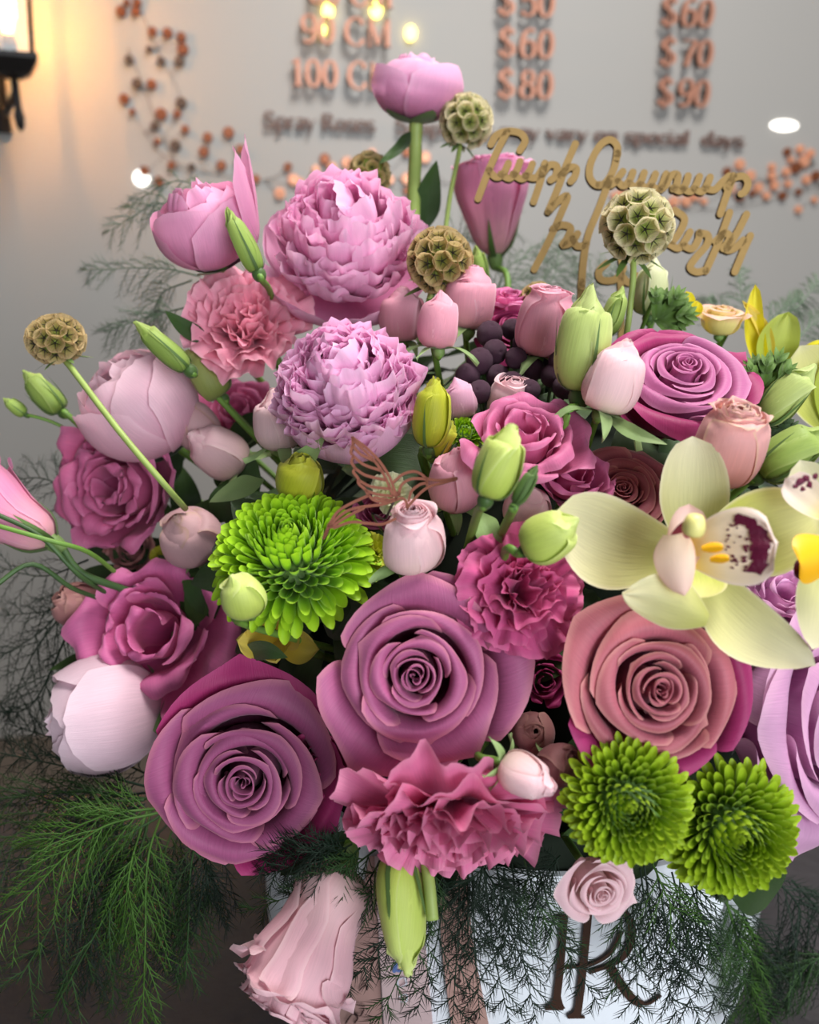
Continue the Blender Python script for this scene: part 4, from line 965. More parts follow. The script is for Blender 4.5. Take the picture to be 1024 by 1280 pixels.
r = head('lisianthus', 638, 378, 70, (0, 0.85, 0.5), dd=0.05, spin=0.2, label='small pink ruffled lisianthus beyond the berries', cat='lisianthus', group=G_LIS)
lisianthus(r, M['lisi'], 36, N=9); stem(r, -0.9, 0.002)

G_CARN = 'frilly carnations'
def carn(px, py, size, face, mat, label, dd=0.0, seed=1, spin=0.0, **k):
    r = head('carnation', px, py, size, face, dd, spin=spin, label=label, cat='carnation', group=G_CARN)
    carnation(r, mat, seed, **k); stem(r, -0.95, 0.0022)
    return r
carn(308, 408, 172, (0.12, 0.35, 0.9), M['carn_light'], 'light pink frilly carnation under the slim green bud', seed=41, N=30, spread=1.15, petal_w=0.46, frill=0.11)
carn(652, 738, 185, (0.12, 0.22, 1), M['carn_deep'], 'deep pink frilly carnation between the mauve rose and the orchid', seed=42, N=26, petal_w=0.46, frill=0.11)
carn(562, 1022, 296, (0.0, -0.77, 0.6), M['carn_rose'], 'wide rose pink frilly carnation under the mauve rose at the box rim', dd=0.0, seed=43, N=44, spread=1.5, frill=0.095, petal_w=0.36)

# ---------------------------------------------------------------- small roses
G_SPRAY = 'small spray roses'
def spray(px, py, length, face, mat, label, dd=0.0, seed=1, spin=None, depth=None, stem_via=None, rad=0.0016, **k):
    r = head('spray_rose', px, py, 2 * length, face, dd, depth=depth, spin=spin, label=label, cat='rose', group=G_SPRAY)
    bud(r, mat, seed=seed, **k)
    stem(r, -0.64, rad, via=stem_via)
    return r
def small_rose(px, py, size, face, mat, label, dd=0.0, seed=1, N=14, **k):
    r = head('spray_rose', px, py, size, face, dd, label=label, cat='rose', group=G_SPRAY)
    rose(r, mat, N=N, seed=seed, **k); stem(r, -0.75, 0.0018)
    return r
spray(270, 563, 80, (-0.72, 0.5, 0.45), M['spray'], 'blush pink rosebud with spread green sepals, tilted beside the dense frilly peony', dd=-0.02, seed=51, w=0.40, tip=0.12, sep_len=0.85, sep_w=0.10, droop=0.15)
spray(348, 524, 78, (-0.15, 0.92, 0.35), M['spray'], 'upright blush rosebud against the dense frilly peony', dd=-0.01, seed=52, w=0.40, tip=0.08, sep_len=0.8, sep_w=0.11, droop=0.3)
spray(243, 530, 62, (-0.4, 0.8, 0.4), M['spray_dusk'], 'faded rosebud with brown rim peeping out behind the tilted blush bud', dd=0.0, seed=53, w=0.46, tip=0.2, nsep=3)
spray(235, 667, 80, (-0.15, 0.55, 0.8), M['spray_dusk'], 'dusky blush rosebud with brownish rim left of the lime chrysanthemum', dd=0.0, seed=54, w=0.48, tip=0.1)
spray(515, 672, 90, (0.02, 0.80, 0.6), M['spray'], 'half open blush spray rose under the hummingbird', dd=-0.012, seed=55, w=0.44, tip=0.22, flare=0.12, N=10, nsep=3)
spray(570, 597, 84, (0.05, 0.82, 0.55), M['spray_pink'], 'pink rosebud with brown rim behind the hummingbird beak', dd=0.012, seed=56, w=0.42, tip=0.14)
spray(550, 400, 72, (0.02, 0.97, 0.25), M['spray_pink'], 'pointed pink rosebud right below the brown pod', dd=0.0, seed=57, w=0.36, tip=0.05, sep_len=0.7, droop=0.7)
spray(589, 372, 78, (0.05, 0.95, 0.3), M['spray_pink'], 'pink rosebud with one folded petal beside the pointed bud', dd=0.02, seed=58, w=0.42, tip=0.16, flare=0.05, sep_len=0.7)
spray(505, 392, 66, (-0.05, 0.9, 0.4), M['spray_pink'], 'shaded pink rosebud tucked under the wide open peony', dd=0.03, seed=59, w=0.46, tip=0.15)
spray(682, 402, 86, (0.12, 0.9, 0.45), M['spray_pink'], 'half open pink spray rose left of the tall pale green bud', dd=0.01, seed=60, w=0.42, tip=0.26, flare=0.10, N=10)
spray(769, 470, 94, (0.30, 0.90, 0.35), M['spray'], 'large blush rosebud with a browned tip leaning on the orchid mauve rose', dd=-0.015, seed=61, w=0.40, tip=0.14, sep_len=0.6, droop=1.2)
spray(912, 556, 104, (0.10, 0.82, 0.55), M['spray_peach'], 'peach pink spray rose with curly cream rims above the orchid', dd=-0.03, seed=62, w=0.42, tip=0.30, flare=0.10, N=11, ruf=0.03, fringe=0.03, nsep=0)
spray(575, 497, 52, (-0.25, 0.9, 0.3), M['spray_lilac'], 'small lilac pink bud beside the yellow green bud', dd=0.02, seed=63, w=0.42, tip=0.06)
spray(660, 632, 62, (0.0, 0.75, 0.6), M['spray'], 'plump white pink rosebud between the two leaning green buds', dd=0.012, seed=64, w=0.48, tip=0.05)
spray(660, 972, 74, (0.80, -0.28, 0.55), M['spray'], 'blush rosebud pointing outward at the end of the wide carnation', dd=-0.02, seed=65, w=0.38, tip=0.12, flare=0.05)
spray(702, 955, 62, (0.35, 0.45, 0.8), M['spray_dark'], 'small peach rosebud with a coiled tip beside the green chrysanthemum', dd=0.0, seed=66, w=0.44, tip=0.14, flare=0.06)
spray(667, 915, 58, (-0.05, 0.3, 0.95), M['spray_dark'], 'dark peach rosebud deep between the mauve and dusty roses', dd=0.02, seed=67, w=0.48, tip=0.2)
small_rose(745, 1106, 108, (0.18, -0.18, 1), M['spray'], 'small open blush rose hanging over the brown monogram', dd=-0.005, seed=68, N=14)
r = head('spray_rose', 396, 1160, 2 * 166, (-0.40, -0.80, 0.42), dd=-0.005, spin=0.5, label='large pale pink rose hanging down over the box beside the ribbons', cat='rose', group=G_SPRAY)
goblet(r, M['spray_blush'], 69, N=9, mouth=0.39, ruf=0.055, inner=12, neck=0.20, swell=0.03, sepals_on=False, flare=0.05, inner_out=1.3); stem(r, -0.62, 0.0022)
spray(98, 757, 66, (-0.4, 0.4, 0.7), M['spray_dark'], 'shaded dusky pink bud behind the ruffled pink lisianthus', dd=0.02, seed=70, w=0.44, tip=0.2, ruf=0.04)
spray(640, 500, 60, (0.1, 0.7, 0.6), M['spray'], 'pale bud rim showing behind the mauve ruffled lisianthus', dd=0.03, seed=71, w=0.5, tip=0.3, flare=0.1)
r = head('spray_rose', 903, 398, 74, (0.0, 0.85, 0.5), dd=0.03, label='cream yellow rose flushed with pink behind the orchid mauve rose', cat='rose', group=G_SPRAY)
rose(r, M['cream_pink'], N=12, seed=72); stem(r, -0.7, 0.002)

# ---------------------------------------------------------------- green buds
G_BUD = 'green lisianthus buds'
def gbud(px, py, length, face, mat, label, dd=0.0, seed=1, w=0.24, depth=None, via=None, twist=1.1, tip=0.05, nsep=4, sep_len=0.55, N=6, rad=0.0017, sep_w=0.025, stem_mat=None, **k):
    r = head('lisianthus_bud', px, py, 2 * length, face, dd, depth=depth, label=label, cat='bud', group=G_BUD)
    bud(r, mat, w=w, N=N, seed=seed, tip=tip, twist=twist, nsep=nsep, sep_len=sep_len, sep_w=sep_w, clasp=True, sep_mat=M['sepal_dark'], **k)
    stem(r, -0.63, rad, stem_mat or M['stem'], via=via)
    return r
gbud(732, 424, 132, (0.06, 0.98, 0.2), M['bud'], 'tall pale green bud with long dark sepals beside the blush rosebud', dd=-0.02, seed=81, w=0.25, sep_len=0.62, via=[at(708, 520, dome_depth(708, 520)), at(700, 600, dome_depth(700, 600) + 0.04)])
gbud(625, 577, 98, (0.32, 0.92, 0.25), M['bud_lime'], 'upright pale green bud in front of the mauve ruffled lisianthus', dd=-0.05, seed=82, w=0.30, tip=0.12, fringe=0.03, via=[at(598, 640, dome_depth(598, 640) - 0.03), at(583, 690, dome_depth(583, 690) + 0.02)])
gbud(690, 668, 82, (0.72, 0.50, 0.5), M['bud_lime'], 'pale green bud lying above the deep pink carnation', dd=-0.03, seed=83, w=0.38, tip=0.08, nsep=0)
gbud(301, 742, 66, (-0.25, 0.75, 0.6), M['bud_lime'], 'plump pale lime bud below the lime chrysanthemum', dd=-0.06, seed=84, w=0.42, nsep=0)
gbud(503, 1142, 142, (0.12, -0.97, 0.22), M['bud_lime'], 'lime green bud hanging down over the ribbons', dd=-0.005, seed=85, w=0.22, tip=0.06, sep_len=0.2, via=[at(492, 1050, 0.335), at(480, 1010, 0.36)])
gbud(303, 300, 84, (-0.42, 0.88, 0.2), M['bud_green'], 'slim green bud between the half closed and the wide open peony', dd=-0.02, seed=86, w=0.17, sep_len=0.8, twist=0.8, via=[at(340, 372, dome_depth(340, 372)), at(352, 440, dome_depth(352, 440) + 0.03)])
gbud(202, 432, 84, (-0.72, 0.65, 0.25), M['bud_green'], 'slim green bud lying on the big pale peony', dd=-0.02, seed=87, w=0.18, sep_len=0.8, twist=0.8)
gbud(53, 489, 66, (-0.62, 0.72, 0.2), M['bud_green'], 'small green bud below the pod at the left, larger of the two', depth=0.45, seed=88, w=0.26, via=[at(84, 518, 0.45), at(150, 580, 0.47)])
gbud(18, 508, 32, (-0.75, 0.6, 0.2), M['bud_green'], 'tiny green bud on a thin stalk below the left pod', depth=0.45, seed=89, w=0.26, rad=0.001, via=[at(40, 520, 0.45), at(75, 532, 0.455), at(140, 570, 0.47)])
gbud(815, 358, 72, (0.05, 0.97, 0.2), M['bud_white'], 'greenish white bud right under the large pod', dd=0.03, seed=90, w=0.32)
gbud(768, 389, 62, (0.30, 0.93, 0.2), M['bud_green'], 'slim green bud between the tall bud and the pod stem', dd=0.02, seed=91, w=0.24)
gbud(986, 492, 92, (0.60, 0.75, 0.3), M['bud'], 'pointed green bud in front of the yellow green orchid petal', dd=-0.02, seed=92, w=0.26, tip=0.05)
gbud(992, 564, 98, (0.75, 0.62, 0.3), M['bud_green'], 'green bud resting against the peach pink spray rose', dd=-0.03, seed=93, w=0.28, tip=0.05)
gbud(376, 597, 64, (0.1, 0.85, 0.55), M['bud_yellow'], 'plump yellow green bud between the blush buds and lime chrysanthemum', dd=-0.01, seed=94, w=0.46, ruf=0.03, fringe=0.03, tip=0.22, nsep=0)
gbud(540, 516, 88, (0.05, 0.96, 0.3), M['bud_yellow'], 'yellow green bud right of the dense frilly peony', dd=0.0, seed=95, w=0.26, tip=0.12, fringe=0.03, ruf=0.02)
gbud(658, 606, 56, (0.45, 0.86, 0.2), M['sepal_dark'], 'small dark green calyx bud beside the upright pale green bud', dd=-0.045, seed=96, w=0.18, sep_len=1.0, via=[at(640, 640, dome_depth(640, 640) - 0.03), at(620, 680, dome_depth(620, 680) + 0.01)])
gbud(600, 330, 46, (-0.25, 0.93, 0.2), M['bud_green'], 'small slim green bud behind the brown pod', dd=0.04, seed=97, w=0.2)
gbud(256, 467, 70, (-0.55, 0.78, 0.3), M['bud_olive'], 'olive green bud under the light pink carnation', dd=-0.01, seed=98, w=0.34, nsep=0, tip=0.1)
gbud(555, 548, 50, (0.4, 0.8, 0.4), M['bud_yellow'], 'small yellow green bud half hidden beside the ruffled lisianthus', dd=0.012, seed=99, w=0.3, tip=0.12, fringe=0.04)

# ---------------------------------------------------------------- chrysanthemums
G_MUM = 'green chrysanthemums'
r = head('chrysanthemum', 365, 690, 182, (-0.02, 0.66, 0.75), dd=-0.012, label='bright lime chrysanthemum beside the hummingbird tail', cat='chrysanthemum', group=G_MUM); mum(r, M['mum'], 295, 1, dome=0.85, eye=False, wid=1.15, rim=0.24, l0=0.32); stem(r, -0.6, 0.0025)
r = head('chrysanthemum', 786, 1008, 144, (-0.12, 0.0, 1), dd=-0.022, label='green chrysanthemum with a dark eye above the small open blush rose', cat='chrysanthemum', group=G_MUM); mum(r, M['mum_yellow'], 270, 2, dome=0.7); stem(r, -0.6, 0.0025)
r = head('chrysanthemum', 918, 1042, 158, (0.02, -0.12, 1), dd=-0.018, label='green chrysanthemum with a dark eye beside the pale lilac rose', cat='chrysanthemum', group=G_MUM); mum(r, M['mum_yellow'], 290, 3, dome=0.8); stem(r, -0.6, 0.0025)
r = head('chrysanthemum', 582, 540, 44, (0.1, 0.5, 0.85), dd=0.02, label='small green chrysanthemum peeping out left of the ruffled lisianthus', cat='chrysanthemum', group=G_MUM); mum(r, M['mum'], 70, 4, dome=0.9, wid=1.6); stem(r, -0.6, 0.002)

# ---------------------------------------------------------------- dried scabiosa pods
G_POD = 'dried scabiosa pods'
def podhead(px, py, rpx, face, label, depth=None, dd=0.0, via=None, brown=False, seed=1, N=42, elong=1.0):
    r = head('scabiosa_pod', px, py, rpx * 2, face, dd, depth=depth, label=label, cat='seed pod', group=G_POD)
    pod(r, brown, N, seed, elong); stem(r, -0.75, 0.0016, M['stem_pale'], via=via)
    return r
podhead(796, 283, 45, (0.05, 0.75, 0.6), 'large pale papery seed pod on a stem in front of the wooden lettering', depth=0.40, via=[at(792, 340, 0.40), at(784, 415, 0.405), at(775, 480, 0.43)], seed=1)
podhead(583, 152, 33, (0.30, 0.80, 0.45), 'green seed pod against the tall round peony', depth=0.515, via=[at(574, 190, 0.517), at(562, 250, 0.517), at(552, 330, 0.52)], seed=2)
podhead(550, 327, 41, (0.1, 0.65, 0.75), 'brown seed pod between the open peony and the pink rosebuds', depth=0.40, via=[at(538, 370, 0.405), at(525, 430, 0.42)], brown=True, seed=3, N=46)
podhead(70, 424, 36, (-0.2, 0.9, 0.3), 'olive seed pod on a long slanting stem at the left', depth=0.40, via=[at(86, 456, 0.40), at(150, 540, 0.385), at(205, 605, 0.385), at(232, 636, 0.405)], brown=True, seed=4, elong=0.8)
podhead(462, 218, 27, (0, 0.8, 0.5), 'small brown seed pod behind the wide open peony', depth=0.53, brown=True, seed=5, N=30)
podhead(672, 374, 22, (0, 0.8, 0.5), 'small brown seed pod behind the half open pink spray rose', dd=0.05, brown=True, seed=6, N=30)
# ---------------------------------------------------------------- orchids
def world_petal(root, name, base, tip, W, mat, cup=0.3, nrm=None, arch=0.0, widest=0.5, base_w=0.25, tip_pow=0.55, wav=0.0, nu=13, nv=15, twist=0.0, roll=0.0, side=0.0, mid=None):
    """broad petal between two world points"""
    b, t = np.array(tuple(base)), np.array(tuple(tip)); n = np.array(tuple(nrm if nrm is not None else CB)); n = n / np.linalg.norm(n)
    L = np.linalg.norm(t - b); ax = (t - b) / L; s = np.cross(ax, n); s /= np.linalg.norm(s); n = np.cross(s, ax)
    v = np.linspace(0, 1, nv); u = np.linspace(-1, 1, nu)
    c = b[None] + (t - b)[None] * v[:, None] + n[None] * (arch * L * np.sin(v * np.pi))[:, None] + s[None] * (side * L * np.sin(v * np.pi))[:, None] - n[None] * (roll * L * v ** 3)[:, None]
    w = np.where(v < widest, base_w + (1 - base_w) * np.sin(v / widest * np.pi / 2), np.clip(1 - ((v - widest) / (1 - widest)) ** 2, 0, 1) ** tip_pow) * W
    an = twist * v
    S = s[None] * np.cos(an)[:, None] + n[None] * np.sin(an)[:, None]; N = -s[None] * np.sin(an)[:, None] + n[None] * np.cos(an)[:, None]
    P = c[:, None] + S[:, None] * (u[None, :] * w[:, None])[..., None] + N[:, None] * (cup * w[:, None] * (u[None, :] ** 2) + wav * W * v[:, None] ** 2 * np.sin(u * 7 + 1)[None, :])[..., None]
    UV = np.stack([np.broadcast_to(u * .5 + .5, (nv, nu)), np.broadcast_to(v[:, None], (nv, nu))], -1)
    return obj(name, mesh_np(name, P.reshape(-1, 3), grid_faces(nv, nu), UV.reshape(-1, 2), mat), root, True)
def empty(name, p, label, cat, group=None):
    r = bpy.data.objects.new(name, None); col.objects.link(r); r.matrix_world = Matrix.Translation(p); r.empty_display_size = 0.01; r['_s'] = 1.0
    tag(r, label, cat, group); return r
OD = dome_depth(850, 700) - 0.03
def oc(px, py, dz=0.0): return at(px, py, OD + dz)
PXM = OD / FPX
orc = empty('orchid', oc(858, 690), 'cream green orchid with a maroon spotted lip above the dusty salmon rose', 'orchid', 'orchids')
world_petal(orc, 'sepal', oc(858, 692, 0.012), oc(694, 640, 0.004), 58 * PXM, M['orchid'], cup=0.25, widest=0.62, tip_pow=0.6, arch=-0.02, side=-0.10)
world_petal(orc, 'petal', oc(862, 690, 0.016), oc(866, 545, 0.014), 46 * PXM, M['orchid'], cup=0.3, widest=0.5, tip_pow=0.5)
world_petal(orc, 'petal', oc(870, 690, 0.014), oc(1024, 640, 0.004), 56 * PXM, M['orchid_green'], cup=0.35, widest=0.55, tip_pow=0.6, arch=0.05)
world_petal(orc, 'sepal', oc(872, 705, 0.010), oc(1020, 832, -0.008), 40 * PXM, M['orchid'], cup=0.3, widest=0.5, tip_pow=0.8, arch=0.04, side=0.14)
world_petal(orc, 'petal', oc(862, 700, 0.010), oc(862, 748, -0.006), 40 * PXM, M['orchid_green'], cup=0.5, widest=0.55, tip_pow=0.6, base_w=0.5)
world_petal(orc, 'folded_petal', oc(885, 775, -0.014), oc(778, 742, -0.012), 34 * PXM, M['orchid'], cup=-0.35, widest=0.45, tip_pow=0.7, wav=0.10, twist=0.5, side=0.06)
# lip: two side lobes, a ruffled spotted blade, yellow callus, the column
world_petal(orc, 'lip_lobe', oc(846, 712, -0.008), oc(862, 630, -0.010), 24 * PXM, M['lip_side'], cup=0.6, widest=0.6, tip_pow=0.5, base_w=0.6)
world_petal(orc, 'lip_lobe', oc(846, 668, -0.022), oc(856, 745, -0.018), 25 * PXM, M['lip_side'], cup=-0.7, widest=0.4, tip_pow=0.6, base_w=0.5)
LA, LB = oc(856, 690, -0.008), oc(968, 680, -0.028)
lip_obj = world_petal(orc, 'lip', LA, LB, 46 * PXM, M['lip'], cup=-0.10, widest=0.66, tip_pow=0.36, base_w=0.35, wav=0.12, nu=21, nv=17, arch=0.03, roll=0.08)
lip_mesh = lip_obj.data
def lip_at(u, v, lift):
    nu, nv = 21, 17
    x = (u + 1) / 2 * (nu - 1); y = v * (nv - 1); i, j = min(int(x), nu - 2), min(int(y), nv - 2); fx, fy = x - i, y - j
    co = lambda a, b: Vector(lip_mesh.vertices[b * nu + a].co)
    p = co(i, j) * (1 - fx) * (1 - fy) + co(i + 1, j) * fx * (1 - fy) + co(i, j + 1) * (1 - fx) * fy + co(i + 1, j + 1) * fx * fy
    return Vector(p) + CB * lift
g = np.random.default_rng(5)
V, F = [], []
def spot(u, v, r, k=8):
    b = len(V); V.append(tuple(lip_at(u, v, 0.0009)))
    ph = g.uniform(0, 6)
    for a in range(k):
        rr = r * g.uniform(0.6, 1.35); V.append(tuple(lip_at(max(-0.97, min(0.97, u + rr * math.cos(a * 6.283 / k + ph))), max(0.05, min(0.97, v + 0.55 * rr * math.sin(a * 6.283 / k + ph))), 0.0007)))
    for a in range(k): F.append([b, b + 1 + a, b + 1 + (a + 1) % k])
for k in range(46):      # broad maroon band inside the pale rim
    a = g.uniform(-1, 1); spot(a * 0.72, 0.86 - 0.14 * a * a + g.uniform(-0.05, 0.03), g.uniform(0.09, 0.16))
for k in range(46):
    a = g.uniform(-1, 1); spot(a * 0.62, g.uniform(0.48, 0.76), g.uniform(0.025, 0.055), 6)
obj('lip_spots', mesh_np('lip_spots', V, F, None, M['lip_spot'], smooth=False), orc, True)
for (x, y, r) in ((889, 686, 10), (898, 700, 9)):
    world_petal(orc, 'callus', oc(x - r * 1.2, y, -0.022), oc(x + r * 1.6, y - 2, -0.026), r * 0.62 * PXM, M['lip_yellow'], cup=-0.9, widest=0.5, base_w=0.5)
world_petal(orc, 'column', oc(832, 706, -0.010), oc(868, 652, -0.026), 11 * PXM, M['column'], cup=-0.9, widest=0.5, base_w=0.8, tip_pow=0.4)
revolve('anther_cap', [(0.0003, -0.004), (0.0030, -0.003), (0.0034, 0.0), (0.0024, 0.0028), (0.0003, 0.0036)], M['anther'], 12, orc, n=10).matrix_local = Matrix.Translation(oc(868, 656, -0.030) - orc.matrix_world.translation)
tube('stem', [tuple(oc(866, 692, 0.012)), tuple(oc(875, 700, 0.05)), tuple(foam_point(oc(875, 700, 0.05)))], 0.0026, M['stem'], orc, 8, 14)

O2 = empty('orchid', oc(1040, 680), 'second cream orchid at the right edge with a maroon spotted lip', 'orchid', 'orchids')
world_petal(O2, 'sepal', oc(1030, 690, 0.0), oc(1016, 812, -0.01), 34 * PXM, M['orchid'], cup=0.3, widest=0.5, tip_pow=0.7)
world_petal(O2, 'petal', oc(1030, 680, 0.01), oc(1000, 575, 0.01), 34 * PXM, M['orchid'], cup=0.3, widest=0.55, tip_pow=0.6)
world_petal(O2, 'petal', oc(1050, 680, 0.01), oc(1120, 600, 0.01), 40 * PXM, M['orchid'], cup=0.3, widest=0.55, tip_pow=0.6)
world_petal(O2, 'lip_lobe', oc(1040, 650, -0.01), oc(982, 598, -0.008), 22 * PXM, M['lip'], cup=0.2, widest=0.7, tip_pow=0.4, wav=0.1)
world_petal(O2, 'lip', oc(1045, 690, -0.012), oc(1000, 704, -0.018), 30 * PXM, M['lip_yellow'], cup=-0.5, widest=0.6, tip_pow=0.4, base_w=0.6)
ov, of = [], []
for (x, y, r) in ((1000, 602, 6), (1008, 598, 5), (994, 608, 4), (1012, 606, 5), (1003, 612, 4), (1020, 596, 4)):
    b = len(ov)
    ov.append(tuple(oc(x, y, -0.0165)))
    for a in range(7): ov.append(tuple(oc(x + r * g.uniform(.6, 1.3) * math.cos(a * .898), y + r * g.uniform(.6, 1.3) * math.sin(a * .898), -0.016)))
    for a in range(7): of.append([b, b + 1 + a, b + 1 + (a + 1) % 7])
obj('lip_spots', mesh_np('lip_spots', ov, of, None, M['lip_spot'], smooth=False), O2, True)
world_petal(O2, 'throat', oc(1028, 712, -0.008), oc(992, 712, -0.010), 14 * PXM, M['lip_spot'], cup=-0.4, widest=0.5, base_w=0.5)
tube('stem', [tuple(oc(1040, 690, 0.01)), tuple(oc(1030, 710, 0.06)), tuple(foam_point(oc(1030, 700, 0.06)))], 0.0026, M['stem'], O2, 8, 14)
O3D = dome_depth(1000, 470) + 0.015
O3 = empty('orchid', at(1015, 500, O3D), 'yellow green orchid petals behind the pointed green bud', 'orchid', 'orchids')
for (a, b, w, k) in (((1040, 540), (1000, 432), 42, 'orchid_green'), ((1045, 545), (1060, 430), 40, 'yellow_green'), ((1040, 540), (1100, 520), 40, 'orchid_green')):
    world_petal(O3, 'petal', at(*a, O3D + 0.01), at(*b, O3D), w * O3D / FPX, M[k], cup=0.25, widest=0.55, tip_pow=0.6)
tube('stem', [tuple(at(1040, 545, O3D + 0.01)), tuple(at(1030, 580, O3D + 0.04)), tuple(foam_point(at(1030, 580, O3D + 0.04)))], 0.0024, M['stem'], O3, 8, 12)

# ---------------------------------------------------------------- yellow flowers
YD = dome_depth(950, 430) + 0.03
y1 = empty('yellow_flower', at(955, 470, YD), 'bright yellow flower with narrow upright petals behind the parsley leaf', 'flower')
for (a, b, w, mt, kw) in (((962, 480), (944, 356), 13, 'yellow', dict(side=-0.10, cup=0.6)), ((955, 480), (928, 376), 9, 'yellow_dull', dict(side=0.15, cup=0.5)), ((968, 480), (985, 390), 26, 'yellow_green', dict(side=-0.1, cup=0.4)), ((960, 500), (930, 520), 20, 'yellow_green', dict(cup=0.3)), ((980, 480), (1030, 426), 16, 'yellow', dict(cup=0.4))):
    world_petal(y1, 'petal', at(*a, YD + 0.005), at(*b, YD), w * YD / FPX, M[mt], widest=0.5, tip_pow=0.6, wav=0.1, **kw)
tube('stem', [tuple(at(962, 482, YD + 0.005)), tuple(at(960, 520, YD + 0.03)), tuple(foam_point(at(960, 520, YD + 0.03)))], 0.002, M['stem'], y1, 7, 12)
YD2 = dome_depth(340, 790) + 0.012
y2 = empty('yellow_flower', at(345, 800, YD2), 'dull yellow flower in the shade under the lime chrysanthemum', 'flower')
for (b, w) in (((296, 800), 22), ((320, 768), 24), ((372, 778), 24), ((398, 812), 22), ((345, 828), 22)):
    world_petal(y2, 'petal', at(347, 800, YD2 + 0.01), at(*b, YD2 - 0.008), w * YD2 / FPX, M['yellow_dull'], cup=0.4, widest=0.6, tip_pow=0.5, wav=0.1, base_w=0.3)
tube('stem', [tuple(at(347, 802, YD2 + 0.01)), tuple(foam_point(at(347, 802, YD2 + 0.01)))], 0.002, M['stem'], y2, 7)
YD3 = dome_depth(840, 372) + 0.03
y3 = empty('yellow_flower', at(865, 390, YD3), 'small yellow petals behind the green leaves under the pod', 'flower')
for (b, w) in (((858, 364), 9), ((872, 376), 10)):
    world_petal(y3, 'petal', at(862, 400, YD3 + 0.005), at(*b, YD3), w * YD3 / FPX, M['yellow'], cup=0.4, widest=0.6, tip_pow=0.5, wav=0.1)
# cream petals and golden bits around the hummingbird
CD = dome_depth(490, 620) + 0.02
for (x, y, lab, mt, sz) in ((490, 615, 'cream flower deep behind the hummingbird wing', 'bud_white', 62), (470, 690, 'yellow olive flower under the hummingbird tail', 'bud_yellow', 62), (205, 700, 'yellow green ruffled bud below the dusky blush rosebud', 'bud_yellow', 46)):
    r = head('carnation', x, y, sz, (0.1, 0.4, 0.9), dd=0.018, label=lab, cat='flower'); carnation(r, M[mt], sd(), N=16, petal_w=0.4); stem(r, -0.95, 0.002)

# ---------------------------------------------------------------- berries
bg = np.random.default_rng(8)
for k, (x, y) in enumerate([(600, 452), (622, 470), (600, 490), (645, 448), (640, 480), (668, 462), (662, 488), (690, 470), (700, 452), (618, 440), (684, 446), (655, 430), (630, 500), (585, 470), (706, 484), (675, 430), (640, 412), (612, 418)]):
    d = dome_depth(x, y) + 0.03 + bg.uniform(-0.006, 0.006); p = at(x, y, d); s = 15 * d / FPX * bg.uniform(0.9, 1.15)
    r = empty('berry', p, 'round dark purple berry in the cluster under the pink rosebuds', 'berry', 'dark berries')
    prof = [(0.02, -1.0), (0.6, -0.82), (1.0, 0.0), (0.75, 0.7), (0.25, 0.98), (0.02, 0.92)]
    m4 = frame_from(facing((bg.uniform(-.5, .5), bg.uniform(-.2, .8), 0.8))) @ Matrix.Scale(s, 4)
    revolve('skin', prof, M['berry'], 14, r, m4, n=12)
    tube('stalk', [tuple(p), tuple(foam_point(p))], 0.0008, M['stem_dark'], r, 5)

